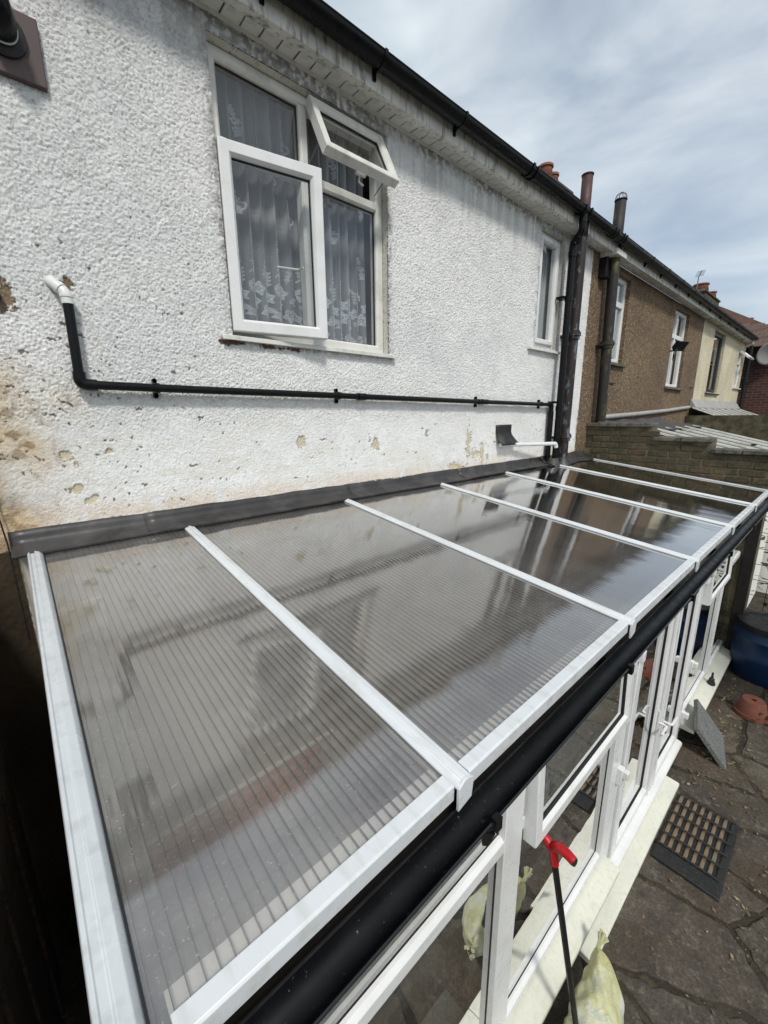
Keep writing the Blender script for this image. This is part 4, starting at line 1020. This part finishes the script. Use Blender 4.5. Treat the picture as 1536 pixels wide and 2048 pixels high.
def win_simple(parent, x0, x1, z0, z1, frame, sillmat, mull=(), trans=(), fw_=.055, y=.05):
    wn = bpy.data.objects.new('window', None); col.objects.link(wn); wn.location = ((x0+x1)/2, y, z0); setp(wn, parent)
    MB().ring(x0, x1, z0, z1, fprof(fw_, y, y+.07)).build('frame', frame, wn, bevel=.003)
    for mx_ in mull: MB().box(mx_-.030, mx_+.030, y+.004, y+.068, z0+fw_-.002, z1-fw_+.002).build('mullion', frame, wn, bevel=.004)
    for (a, b, zz) in trans: MB().box(a, b, y+.002, y+.066, zz-.035, zz+.035).build('transom', frame, wn, bevel=.004)
    xs = [x0+fw_]+list(mull)+[x1-fw_]
    for i in range(len(xs)-1):
        MB().add([(xs[i], y+.035, z0+fw_), (xs[i+1], y+.035, z0+fw_), (xs[i+1], y+.035, z1-fw_), (xs[i], y+.035, z1-fw_)], [(0, 1, 2, 3)]).build('pane', 'glass_house', wn)
    m = MB(); m.extrude([(y+.03, z0-.002), (-.05, z0-.018), (-.05, z0-.05), (y+.03, z0-.05)], x0-.07, x1+.07); m.build('sill', sillmat, wn, bevel=.003)
    MB().add([(x0, y+.18, z0), (x1, y+.18, z0), (x1, y+.18, z1), (x0, y+.18, z1)], [(0, 1, 2, 3)]).build('blind', 'blind', wn)
    return wn
brown = thing('brown_terraced_house', 'brown pebbledash house with two white framed windows between white and cream houses', 'house', (8.2, .2, GROUND))
OB = [(6.20, 6.75, 1.27, 2.355), (8.95, 9.88, 1.05, 2.355)]
wallsheet('wall', 5.456, 10.97, GROUND, SOF, OB, 'pebble_brown', brown, y=-.002)
# uneven edge where the white paint ends
m = MB(); rows = []
for i in range(160):
    z = .0+2.44*i/159; xe = 5.452+.014*math.sin(i*.9)*random.random()+random.uniform(0, .012); rows.append([(5.43, -.007, z), (xe, -.007, z), (xe+.004, -.001, z)])
m.sweep(rows); m.build('painted_edge', 'reveal', house)
win_simple(brown, *OB[0], 'upvc', 'coping', (), ((6.25, 6.70, 2.03),))
win_simple(brown, *OB[1], 'upvc', 'coping', (9.33,), ((9.0, 9.31, 1.93), (9.35, 9.83, 1.93)))
MB().extrude([(-.13, SOF+.01), (-.145, SOF-.02), (-.155, SOF-.02), (-.155, SOF+.17), (.01, SOF+.17), (.01, SOF+.01)], 4.957, 10.97).build('eaves_box', 'mould', brown, bevel=.004)
MB().box(5.66, 5.96, -.20, .0, SOF-.05, SOF+.012).build('eaves_patch', 'mould', brown, bevel=.004)
MB().box(5.66, 5.80, -.09, .0, 2.18, SOF-.051).build('pipe_hood', 'blackmatt', brown, bevel=.004)
m = MB(); m.tube([(6.15, -.02, .52), (7.5, -.03, .56), (9.2, -.03, .62), (10.7, -.02, .69)], .035, 10); m.build('mortar_fillet', 'conc', brown, smooth=60)
roof(5.40, 10.97, brown)
soil('soil_pipe', 'thick black mossy soil pipe in front of the brown pebbledash wall', 5.815, -.115, .47, 2.40, 'mossiron', (1.42,), 'mossiron', r=.062, lean=.10, cage=True, zv=3.02)
# floodlight
ff = thing('floodlight', 'black floodlight mounted beside the white window on the brown wall', 'lamp', (9.0, -.05, 1.7))
MB().tube([(8.93, .0, 1.64), (8.95, -.08, 1.64), (9.0, -.10, 1.68)], .012, 8).build('arm', 'blackmatt', ff)
o = MB().hexa([(-.12, -.02, -.09), (.12, -.02, -.09), (.10, .06, -.06), (-.10, .06, -.06)], [(-.12, -.02, .09), (.12, -.02, .09), (.10, .06, .06), (-.10, .06, .06)]).build('housing', 'blackmatt', ff, bevel=.008)
o.matrix_basis = Matrix.Translation((9.02, -.13, 1.72)) @ Matrix.Rotation(R(-25), 4, 'Z') @ Matrix.Rotation(R(35), 4, 'X')
for xx, zz in ((6.32, .98), (10.55, 1.08)):
    tag(MB().tube([(xx, .005, zz), (xx+.20, -.02, zz+.005)], .010, 6).build('metal_peg', 'blackmatt'), 'short rusty metal peg in the brown wall %s' % ('below the small window' if xx < 7 else 'near the cream house'), 'peg')
# cream house
cream = thing('cream_terraced_house', 'cream pebbledash house with a dark framed window past the brown house', 'house', (13.5, .2, GROUND))
OC = [(12.02, 13.18, 1.04, 2.38), (15.05, 15.88, 1.27, 2.26)]
wallsheet('wall', 10.97, 15.95, GROUND, SOF, OC, 'cream_dash', cream, y=-.004)
win_simple(cream, *OC[0], 'dirtyglassframe', 'dirtyglassframe', (), (), fw_=.09)
wn = win_simple(cream, *OC[1], 'upvc', 'upvc', (), ((15.1, 15.83, 1.92),))
o = MB(); o.ring(0, .74, 0, .34, sprof(.05, -.03, .02)); o = o.build('top_sash', 'upvc', wn, bevel=.003)
o.matrix_basis = Matrix.Translation((15.1, .03, 2.24)) @ Matrix.Rotation(R(-48), 4, 'X') @ Matrix.Translation((0, 0, -.34)); setp(o, None)
MB().extrude([(-.13, SOF+.01), (-.145, SOF-.02), (-.155, SOF-.02), (-.155, SOF+.17), (.01, SOF+.17), (.01, SOF+.01)], 10.975, 16.0).build('eaves_box', 'fascia_old', cream, bevel=.004)
roof(10.97, 16.0, cream)
dp2 = thing('downpipe', 'dark downpipe at the far corner of the cream house', 'downpipe', (16.1, -.1, .7))
MB().tube([(16.08, -.1, 2.42), (16.08, -.1, -2.2)], .05, 12).build('pipe', 'blackmatt', dp2, smooth=60)
MB().tube([(16.08, -.1, 1.52), (16.08, -.1, 1.40)], .075, 12).build('collar', 'blackmatt', dp2, smooth=60)
# brick house closing the row
bh = thing('brick_house', 'red brick house with a clay tiled roof closing the row', 'house', (19, -1, GROUND))
MB().box(16.7, 24, -1.7, 4, GROUND, 2.40).build('wall', 'farbrick', bh)
m = MB(); m.add([(16.4, -2.0, 2.38), (24.4, -2.0, 2.38), (24.4, 4.4, 2.38), (16.4, 4.4, 2.38), (20.0, .4, 3.55), (20.0, 2.0, 3.55)], [(0, 1, 4), (1, 2, 5, 4), (2, 3, 5), (3, 0, 4, 5), (3, 2, 1, 0)]); m.build('roof', 'rooftile', bh)
tl = None
for r_ in range(12):
    zz = 2.40+r_*.1034; xx = 16.42+r_*.318
    for k in range(26):
        yy = -1.9+k*.28
        lo = -2.0+r_*.22; hi = 4.4-r_*.22
        if yy < lo or yy > hi: continue
        if tl is None:
            tl = MB().box(-.19, .19, -.132, .132, -.012, .012).build('tile', 'rooftile', bh); tl.location = (xx+.14, yy, zz+.075); tl.rotation_euler = (0, R(-18.0), 0)
        elif yy > -3.2: share('tile', tl, (xx+.14, yy+(.14 if r_ % 2 else 0), zz+.075+random.uniform(-.006, .006)), bh, rot=(0, R(-18.0), 0))
# satellite dish
sd2 = thing('satellite_dish', 'grey satellite dish on the red brick wall', 'satellite dish', (16.5, -.4, 2.2))
m = MB(); rows = []
for i in range(7):
    r_ = .30*i/6; rows.append([(.07*(r_/.3)**2, r_*math.cos(a), r_*math.sin(a)*1.08) for a in np.linspace(0, 2*math.pi, 29)[:-1]])
m.sweep(rows, True); o = m.build('dish', 'dishgrey', sd2, smooth=60); q = o.modifiers.new('thick', 'SOLIDIFY'); q.thickness = .008
o.matrix_basis = Matrix.Translation((16.42, -.46, 2.22)) @ Matrix.Rotation(R(25), 4, 'Z') @ Matrix.Rotation(R(160), 4, 'Y')
MB().tube([(16.42, -.46, 2.22), (16.6, -.30, 2.2), (16.72, -.30, 2.2)], .02, 8).build('mount', 'steel', sd2)
MB().tube([(16.38, -.48, 1.92), (16.10, -.60, 2.05)], .012, 8).build('feed_arm', 'steel', sd2)
MB().tube([(16.12, -.59, 2.04), (16.06, -.62, 2.08)], .03, 10).build('receiver', 'blackmatt', sd2)

# chimneys and aerials
def chimney(label, x0, x1, y0, y1, zb, zt, pots, mat='mossbrick'):
    t = thing('chimney_stack', label, 'chimney', ((x0+x1)/2, (y0+y1)/2, zb))
    MB().box(x0, x1, y0, y1, zb, zt-.12).build('stack', mat, t)
    MB().box(x0-.05, x1+.05, y0-.05, y1+.05, zt-.12, zt-.04).build('oversail_course', mat, t, bevel=.01)
    MB().hexa([(x0-.04, y0-.04, zt-.04), (x1+.04, y0-.04, zt-.04), (x1+.04, y1+.04, zt-.04), (x0-.04, y1+.04, zt-.04)], [(x0+.1, y0+.1, zt+.06), (x1-.1, y0+.1, zt+.06), (x1-.1, y1-.1, zt+.06), (x0+.1, y1-.1, zt+.06)]).build('flaunching', 'mortar', t, bevel=.02)
    for px, py, h_, r_ in pots:
        m = MB(); m.tube([(px, py, zt), (px, py, zt+h_-.06), (px, py, zt+h_-.05), (px, py, zt+h_)], [r_*1.1, r_*.95, r_*1.12, r_*1.1], 16, caps=False); o = m.build('chimney_pot', 'terracotta', t, smooth=40); q = o.modifiers.new('thick', 'SOLIDIFY'); q.thickness = .03
    return t
chimney('mossy brick chimney with clay pots rising behind the eaves gutter', 10.45, 11.55, 3.35, 3.95, 4.8, 6.10, [(10.68, 3.6, .34, .16), (11.05, 3.6, .28, .13)])
chimney('weathered brick chimney with clay pots farther along the terrace', 25.6, 28.6, 3.3, 4.2, 4.4, 6.32, [(26.0, 3.6, .33, .3), (28.1, 3.6, .35, .22)], 'mossbrick')
chimney('small dark chimney behind the clay tiled roof', 38.6, 40.0, 3.2, 4.2, 5.4, 6.7, [(39.3, 3.6, .25, .25)], 'mossbrick')
farroof = thing('far_terraced_house', 'distant house with an orange tiled roof past the brick house', 'house', (40, 4, GROUND))
MB().box(26, 52, .5, 6.5, GROUND, 4.0).build('wall', 'farbrick', farroof)
m = MB(); m.add([(25.6, .1, 3.9), (52, .1, 3.9), (52, 6.9, 3.9), (25.6, 6.9, 3.9), (27, 3.5, 6.05), (52, 3.5, 6.3)], [(0, 1, 5, 4), (1, 2, 5), (2, 3, 4, 5), (3, 0, 4), (3, 2, 1, 0)]); m.build('roof', 'rooftile', farroof)
def aerial(label, x, y, z0, z1, boom):
    t = thing('tv_aerial', label, 'aerial', (x, y, z0))
    MB().tube([(x, y, z0), (x, y, z1)], .022, 6).build('mast', 'steel', t)
    b0 = Vector((x, y, z1)); b1 = b0+Vector(boom); MB().tube([b0-Vector(boom)*.12, b1], .016, 6).build('boom', 'steel', t)
    for k in range(5):
        p = b0+Vector(boom)*(.2+.18*k); MB().tube([p+Vector((0, -.16, .0)), p+Vector((0, .16, 0))], .010, 5).build('element', 'steel', t)
aerial('thin television aerial standing by the weathered chimney', 24.9, 3.5, 5.2, 6.72, (-.45, -.2, .16))
aerial('small television aerial beyond the weathered chimney', 35.4, 3.5, 5.4, 6.42, (.5, .1, .12))

# ================================================================== STEPPED PARTY WALL
pw = thing('garden_wall', 'mossy stepped brick party wall with grey coping at the end of the lean-to', 'wall', (5.89, -1.1, GROUND))
steps = [(-.77, .02, .405), (-1.37, -.77, .245), (-1.90, -1.37, .13)]
bp = None
for (ya, yb, zt) in steps:
    MB().box(5.790, 5.99, ya, yb, GROUND, zt).build('mortar_core', 'mortar', pw)
for r_ in range(10):
    z0 = -.30+r_*.078-.03
    for k in range(11):
        yc = -.08-k*.222-(.111 if r_ % 2 else 0)
        lim = next((zt for ya, yb, zt in steps if ya <= yc <= yb), None)
        if lim is None or z0+.066 > lim: continue
        if bp is None:
            bp = MB().box(-.008, .02, -.104, .104, -.033, .033).build('brick', 'mossbrick', pw, bevel=.006, seg=2); bp.location = (5.788, yc, z0+.033)
        else: share('brick', bp, (5.789+random.uniform(-.003, .004), yc+random.uniform(-.004, .004), z0+.033), pw, rot=(0, random.uniform(-.02, .02), random.uniform(-.03, .03)))
for (ya, yb, zt) in steps:
    n = 2; L = (yb-ya)/n
    for k in range(n):
        m = MB(); m.box(5.755, 6.03, ya+k*L+.004, ya+(k+1)*L-.004, zt+.001, zt+.048); o = m.build('coping_stone', 'coping', pw, bevel=.008)
        o.rotation_euler = (0, 0, 0)
# neighbour's lean-to roofs
def nroof(label, xs, s, a, y0, y1, mat_bar='trimcream'):
    t = thing('neighbour_lean_to', label, 'roof', ((xs[0]+xs[-1])/2, (y0+y1)/2, GROUND))
    z = lambda y: a+s*y
    MB().add([(xs[0], y1, z(y1)), (xs[-1], y1, z(y1)), (xs[-1], y0, z(y0)), (xs[0], y0, z(y0)), (xs[0], y1, z(y1)-.02), (xs[-1], y1, z(y1)-.02), (xs[-1], y0, z(y0)-.02), (xs[0], y0, z(y0)-.02)],
             [(0, 1, 2, 3), (4, 7, 6, 5), (0, 4, 5, 1), (1, 5, 6, 2), (2, 6, 7, 3), (3, 7, 4, 0)]).build('roof_sheet', 'plastic_sheet', t)
    for x in xs:
        m = MB(); pr = [(-.035, .0), (-.030, .022), (.030, .022), (.035, .0)]
        m.add([(x+p, y, z(y)+q+.002) for y in (y1-.02, y0+.02) for p, q in pr], [(0, 1, 5, 4), (1, 2, 6, 5), (2, 3, 7, 6), (3, 2, 1, 0), (4, 5, 6, 7)]); m.build('glazing_bar', mat_bar, t)
    MB().box(xs[0], xs[-1], y1+.03, y1+.08, GROUND, z(y1)-.04).build('front_wall', 'white_wall', t)
    return t
t1 = nroof('pale ribbed lean-to roof behind the stepped brick wall', [6.12, 6.55, 7.0, 7.5, 8.0, 8.5], .25, .50, -.62, -1.80)
m = MB(); rows = []
for i in range(26):
    x = 6.02+.12*i; rows.append([(x, .0, .50+.02*math.sin(i*.9)), (x, -.08, .43+.012*math.sin(i)), (x, -.45, .385+.012*math.sin(i*1.7)), (x, -.70+.06*math.sin(i*2.1), .345)])
m.sweep(rows); m.build('felt_strip', 'bituminous', t1, smooth=50)
t2 = nroof('white ribbed lean-to roof below the cream house', [10.75, 11.3, 11.9, 12.6, 13.3, 14.1, 15.0, 15.9], .40, .70, -.10, -3.0)
MB().box(10.6, 10.75, -2.4, -.02, GROUND, .52).build('side_wall', 'mortar', t2)
MB().extrude([(-.01, .86), (-.12, .69), (-.12, .66), (-.01, .70)], 10.8, 15.9).build('flashing', 'conc', t2)
# ================================================================== THINGS IN THE YARD
# left gap: dark board fence beside the lean-to
fn = thing('board_fence', 'dark brown board fence in the gap left of the lean-to', 'fence', (-.4, -1, GROUND))
b0 = None
for k in range(17):
    y = -.09-k*.145
    if b0 is None:
        b0 = MB().box(-.011, .011, -.068, .068, GROUND-.02, -.10).build('board', 'wood', fn, bevel=.003, seg=1); b0.location = (-.235, y, 0)
    else: share('board', b0, (-.235+random.uniform(-.006, .006), y, random.uniform(-.03, .01)), fn, rot=(0, 0, random.uniform(-.03, .03)))
for z in (-1.0, -1.9): MB().box(-.285, -.247, -2.5, .0, z-.04, z+.04).build('rail', 'wood', fn)
MB().box(-.30, -.05, -2.4, -.01, GROUND-.03, GROUND+.02).build('gap_floor', 'soil', fn)

# walking stick
ws = thing('walking_stick', 'black walking stick with a red hooked handle leaning on the glass', 'walking stick', (1.47, -2.03, GROUND))
top = Vector((1.367, -1.862, -1.150)); base = Vector((1.490, -2.020, GROUND))
dr = (top-base).normalized()
m = MB(); m.tube([base+dr*.03, top], .0125, 16); m.build('shaft', 'blackmatt', ws, smooth=60)
m = MB(); m.tube([base-dr*.002, base+dr*.01, base+dr*.05], [.018, .019, .014], 14); m.build('ferrule', 'rubber', ws, smooth=50)
hd = Vector((-.12, -1, .10)).normalized()
neck = top+dr*.005
m = MB(); m.tube([top-dr*.012, top+dr*.02, top+dr*.055, top+dr*.085+hd*-.022, top+dr*.102+hd*-.052, top+dr*.104+hd*-.060], [.0165, .0165, .018, .0185, .013, .006], 16)
m.tube([top+dr*.050-hd*.012, top+dr*.078+hd*.006, top+dr*.098+hd*.034, top+dr*.098+hd*.066, top+dr*.088+hd*.090], [.010, .0185, .0195, .0185, .0175], 16)
m.build('handle', 'red', ws, smooth=60)
e0 = top+dr*.088+hd*.090; m = MB(); m.tube([e0-hd*.002, e0+hd*.006], [.0165, .0150], 16); m.build('handle_cap', 'rubber', ws, smooth=40)

# yellow bag
def bag():
    m = MB(); rows = []; nu, nv = 56, 40
    A = Vector((1.35, -1.958, -2.02)); B = Vector((1.80, -1.948, -2.00))
    for j in range(nv+1):
        u = j/nv; r_ = max(.035, math.sin(math.pi*u)**.42)
        c = A.lerp(B, u)+Vector((0, -.085, -.125))*(r_**1.3)
        row = []
        for i in range(nu):
            a = 2*math.pi*i/nu
            n = 1+.05*math.sin(a*3+u*11)+.035*math.sin(a*7-u*17)+.025*math.sin(a*13+u*29)+.03*math.sin(u*41+a*2)
            dy = math.cos(a); dz = math.sin(a)
            k = (abs(dy)**1.6+abs(dz)**1.6)**(-1/1.6)
            y = c.y+.105*r_*n*dy*k+.035*r_*dz; z = c.z+.118*r_*n*dz*k-.02*r_*dy
            row.append((c.x+.018*math.sin(a*2+u*9)*r_, min(y, -1.885), max(z, GROUND+.004)))
        rows.append(row)
    m.sweep(rows, True); o = len(m.v); m.f.append(tuple(range(0, nu))[::-1]); m.f.append(tuple(o-nu+k for k in range(nu)))
    return m
bg = thing('plastic_bag', 'pale yellow knotted plastic bag on the paving under the window sill', 'bag', (1.58, -2.05, GROUND))
o = bag().build('sack', 'bag', bg, smooth=180)
for kx, ky, kz, sg in ((1.80, -1.948, -2.00, 1), (1.35, -1.958, -2.02, -1)):
    m = MB()
    for k in range(7):
        a = 2*math.pi*k/7; e = Vector((sg*.045, -.004, .028))
        m.tube([(kx-sg*.012, ky, kz), Vector((kx, ky, kz))+e*.4+Vector((0, .006*math.cos(a), .006*math.sin(a))), Vector((kx, ky, kz))+e+Vector((.008*math.sin(a*2), .022*math.cos(a), .022*math.sin(a)))], [.010, .006, .009], 5)
    m.build('knot', 'bag', bg, smooth=60)

# rubber doormat with strips
dm = thing('doormat', 'black rubber scraper doormat with worn brown strips in front of the doors', 'doormat', (3.05, -2.12, GROUND))
mx0, mx1, my0, my1 = 2.70, 3.36, -2.300, -1.950
g0 = GROUND+.010
m = MB(); m.box(mx0, mx1, my0, my1, g0, g0+.006); m.build('base', 'rubber', dm, bevel=.002)
m = MB(); m.box(mx0, mx0+.115, my0, my1, g0+.006, g0+.017); m.build('solid_border', 'rubber', dm, bevel=.004)
m = MB(); m.box(mx0+.115, mx1, my0, my0+.042, g0+.006, g0+.017); m.build('edge_strip', 'rubber', dm, bevel=.004)
rowsx = np.linspace(mx0+.125, mx1, 6); ny = 8; rowsy = np.linspace(my0+.052, my1, ny)
for x in rowsx: MB().tube([(x, y, g0+.020+.003*math.sin(i*3.1)) for i, y in enumerate(np.linspace(my0+.02, my1, 18))], .0065, 6).build('cross_bar', 'rubber', dm, smooth=60)
st0 = None
for i in range(5):
    for j in range(ny-1):
        xc = (rowsx[i]+rowsx[i+1])/2; yc = (rowsy[j]+rowsy[j+1])/2
        if st0 is None:
            st0 = MB().box(-.055, .055, -.0105, .0105, 0, .010).build('strip', 'coir', dm, bevel=.003, seg=1); st0.location = (xc, yc, g0+.006)
        else: share('strip', st0, (xc, yc, g0+.006), dm)
dm.location = (3.05, -2.12, GROUND)

# leaning stone slab
o = MB().box(-.22, .22, -.018, .018, 0, .36).build('stone_slab', 'granite', bevel=.004)
o.matrix_basis = Matrix.Translation((4.12, -2.085, GROUND-.005)) @ Matrix.Rotation(R(12), 4, 'Z') @ Matrix.Rotation(R(-38), 4, 'X')
tag(o, 'speckled grey stone slab leaning under the window sill', 'slab')
# blue barrel
bb = thing('water_barrel', 'blue plastic barrel with a dark lid at the far corner of the lean-to', 'barrel', (5.74, -2.14, GROUND))
m = MB(); pr = [(.0, .255), (.02, .275), (.25, .285), (.28, .297), (.31, .285), (.46, .285), (.48, .297), (.50, .285), (.58, .275), (.60, .26)]
m.sweep([[(5.74+r_*math.cos(a), -2.14+r_*math.sin(a), GROUND+z) for a in np.linspace(0, 2*math.pi, 37)[:-1]] for z, r_ in pr], True); m.build('body', 'blue', bb, smooth=50)
m = MB(); pr = [(.57, .292), (.61, .295), (.635, .285), (.636, .26), (.62, .25), (.62, .01)]
m.sweep([[(5.74+r_*math.cos(a), -2.14+r_*math.sin(a), GROUND+z) for a in np.linspace(0, 2*math.pi, 37)[:-1]] for z, r_ in pr], True); m.build('lid', 'blackmatt', bb, smooth=40)
# flower pot
fp = thing('flower_pot', 'upturned terracotta pot on the paving beside the barrel', 'pot', (4.95, -2.17, GROUND))
m = MB(); pr = [(.0, .12), (.0, .135), (.033, .132), (.035, .12), (.145, .09), (.155, .083), (.156, .02), (.150, .018)]
m.sweep([[(4.88+r_*math.cos(a), -2.17+r_*math.sin(a), GROUND+z+.005) for a in np.linspace(0, 2*math.pi, 29)[:-1]] for z, r_ in pr], True); m.build('pot', 'terracotta', fp, smooth=45)
# little plant by the pot
pl = thing('ground_plant', 'small leafy plant growing beside the terracotta pot', 'plant', (4.95, -2.34, GROUND))
def leaves(n, c, sp, size, name, mat, parent=None, flat=.3, seed=1):
    rg = random.Random(seed); m = MB()
    for k in range(n):
        p = Vector(c)+Vector((rg.gauss(0, sp[0]), rg.gauss(0, sp[1]), abs(rg.gauss(0, sp[2])) if flat >= 0 else rg.gauss(0, sp[2])))
        s = size*rg.uniform(.5, 1.3); a = rg.uniform(0, 6.28); u = Vector((math.cos(a), math.sin(a), rg.uniform(-.5, .5))).normalized(); v = u.cross(Vector((rg.gauss(0, .5), rg.gauss(0, .5), 1))).normalized()
        w_ = u.cross(v)*.15*s
        m.add([p-u*s, p+v*s*.45-u*s*.2+w_, p+v*s*.3+u*s*.5, p+u*s-w_, p-v*s*.3+u*s*.5, p-v*s*.45-u*s*.2+w_], [(0, 1, 2, 3), (0, 3, 4, 5)])
    return m.build(name, mat, parent)
leaves(90, (4.98, -2.36, GROUND+.02), (.10, .06, .07), .032, 'foliage', 'leaf', pl, seed=4)
# dead leaves scattered in the joints
rg = random.Random(12); m = MB()
for k in range(1400):
    t = rg.random()
    if t < .42: x = rg.uniform(3.5, 5.6); y = -1.93-abs(rg.gauss(0, .13))
    elif t < .75: x = rg.uniform(2.0, 5.6); y = -2.45+rg.gauss(0, .18)
    else: x = rg.uniform(1.2, 5.8); y = rg.uniform(-3.2, -1.95)
    s = .003+.017*rg.random()**3; a = rg.uniform(0, 6.28); p = Vector((x, y, GROUND+.013+rg.uniform(0, .006))); u = Vector((math.cos(a), math.sin(a), rg.uniform(-.25, .25))); v = Vector((-math.sin(a), math.cos(a), rg.uniform(-.25, .25)))
    m.add([p-u*s, p+v*s*.45, p+u*s, p-v*s*.45], [(0, 1, 2), (0, 2, 3)])
o = m.build('dead_leaves', 'dryleaf'); o['kind'] = 'stuff'; o['label'] = 'small dry leaves scattered over the crazy paving'; o['category'] = 'leaves'
# weeds in the joints
rg = random.Random(5); m = MB()
for k in range(500):
    x = rg.uniform(1.9, 5.8); y = rg.uniform(-2.7, -1.95); s = rg.uniform(.006, .02); a = rg.uniform(0, 6.28); b_ = .004
    if vnoise(np.array([x*2.3]), np.array([y*2.3]), 8)[0] < .55: continue
    m.add([(x-b_*math.sin(a), y+b_*math.cos(a), GROUND-.01), (x+b_*math.sin(a), y-b_*math.cos(a), GROUND-.01), (x+s*math.cos(a), y+s*math.sin(a), GROUND+.01+s)], [(0, 1, 2)])
o = m.build('weeds', 'leaf'); o['kind'] = 'stuff'; o['label'] = 'tiny weeds growing in the paving joints'; o['category'] = 'weeds'
# dark ornament on the far sill
m = MB(); pr = [(.0, .034), (.012, .036), (.03, .028), (.05, .022), (.06, .024), (.075, .012), (.11, .008), (.12, .010), (.135, .002)]
m.sweep([[(4.86+r_*math.cos(a), -1.845+r_*math.sin(a), BOT-.024+z) for a in np.linspace(0, 2*math.pi, 17)[:-1]] for z, r_ in pr], True)
tag(m.build('garden_ornament', 'rubber', smooth=40), 'small dark cone-shaped ornament standing on the cream sill', 'ornament')
# timber post and ivy on a wire trellis by a white wall
tag(MB().box(5.765, 5.788, -1.90, -1.80, GROUND, -.24).build('timber_post', 'shade_black', bevel=.006), 'timber post under the far end of the gutter, shade painted in as black', 'post')  # post and fence boards coloured black in place of the shade there
f2 = thing('board_fence', 'board fence between the lean-to and the ivy trellis, shade painted in as black', 'fence', (6.1, -2.1, GROUND))
for k in range(3): MB().box(6.02, 6.045, -1.885+k*.145, -1.755+k*.145, GROUND, -.30+.02*k).build('board', 'shade_black', f2, bevel=.003)
tag(MB().box(8.6, 8.8, -6.5, -1.55, GROUND, -.3).build('white_garden_wall', 'white_wall'), 'white painted garden wall behind the ivy', 'wall')
iv = thing('ivy_trellis', 'dark ivy climbing on a thin wire trellis before the white wall', 'ivy', (6.6, -2.2, GROUND))
for k in range(9): MB().tube([(6.6, -1.85-k*.15, GROUND), (6.6, -1.85-k*.15, -.35)], .004, 5).build('wire', 'blackmatt', iv)
for k in range(9): MB().tube([(6.6, -1.82, GROUND+.2+k*.2), (6.6, -3.1, GROUND+.2+k*.2)], .004, 5).build('wire', 'blackmatt', iv)
leaves(420, (6.6, -2.2, -1.15), (.04, .26, .50), .042, 'foliage', 'leaf', iv, flat=-1, seed=9)
MB().tube([(6.6, -2.2, GROUND), (6.62, -2.16, -1.6), (6.6, -2.3, -1.0), (6.6, -2.2, -.5)], [.018, .014, .01, .006], 7).build('stem', 'wood', iv)

# unseen tree, added in the yard only to shade the far corner
tr = thing('added_shade_tree', 'unseen leafy tree added in the yard to shade the far corner', 'tree', (4.75, -4.35, GROUND))
m = MB(); tb = Vector((4.75, -4.35, GROUND-.05))
m.tube([tb, tb+Vector((.03, .02, .8)), tb+Vector((-.03, .05, 1.7)), tb+Vector((-.05, .1, 2.6)), tb+Vector((-.05, .12, 3.4))], [.085, .065, .055, .04, .015], 10)
rg = random.Random(21)
for k in range(14):
    z = rg.uniform(1.5, 3.0); a = rg.uniform(0, 6.28); L = rg.uniform(.5, .95); p = tb+Vector((-.03, .06, z)); q = p+Vector((math.cos(a)*L, math.sin(a)*L, rg.uniform(.15, .6)))
    m.tube([p, p.lerp(q, .5)+Vector((0, 0, .06)), q], [.026, .016, .006], 6)
m.build('trunk', 'wood', tr, smooth=60)
m = MB()
for c in range(46):
    a = rg.uniform(0, 6.28); el = math.asin(rg.uniform(-.8, 1)); rr = rg.uniform(.35, 1.0)
    cc = tb+Vector((-.03+rr*math.cos(a)*math.cos(el), .06+rr*math.sin(a)*math.cos(el), 2.75+1.05*rr*math.sin(el)))
    for k in range(60):
        p = cc+Vector((rg.gauss(0, .15), rg.gauss(0, .15), rg.gauss(0, .13))); s_ = rg.uniform(.03, .06); u = Vector((rg.gauss(0, 1), rg.gauss(0, 1), rg.gauss(0, .6))).normalized(); v = u.cross(Vector((rg.gauss(0, 1), rg.gauss(0, 1), 1))).normalized()
        m.add([p-u*s_, p+v*s_*.5, p+u*s_, p-v*s_*.5], [(0, 1, 2), (0, 2, 3)])
me = bpy.data.meshes.new('crown'); me.from_pydata([tuple(q) for q in m.v], [], m.f); link('crown', me, 'leaf', tr, fix=False)
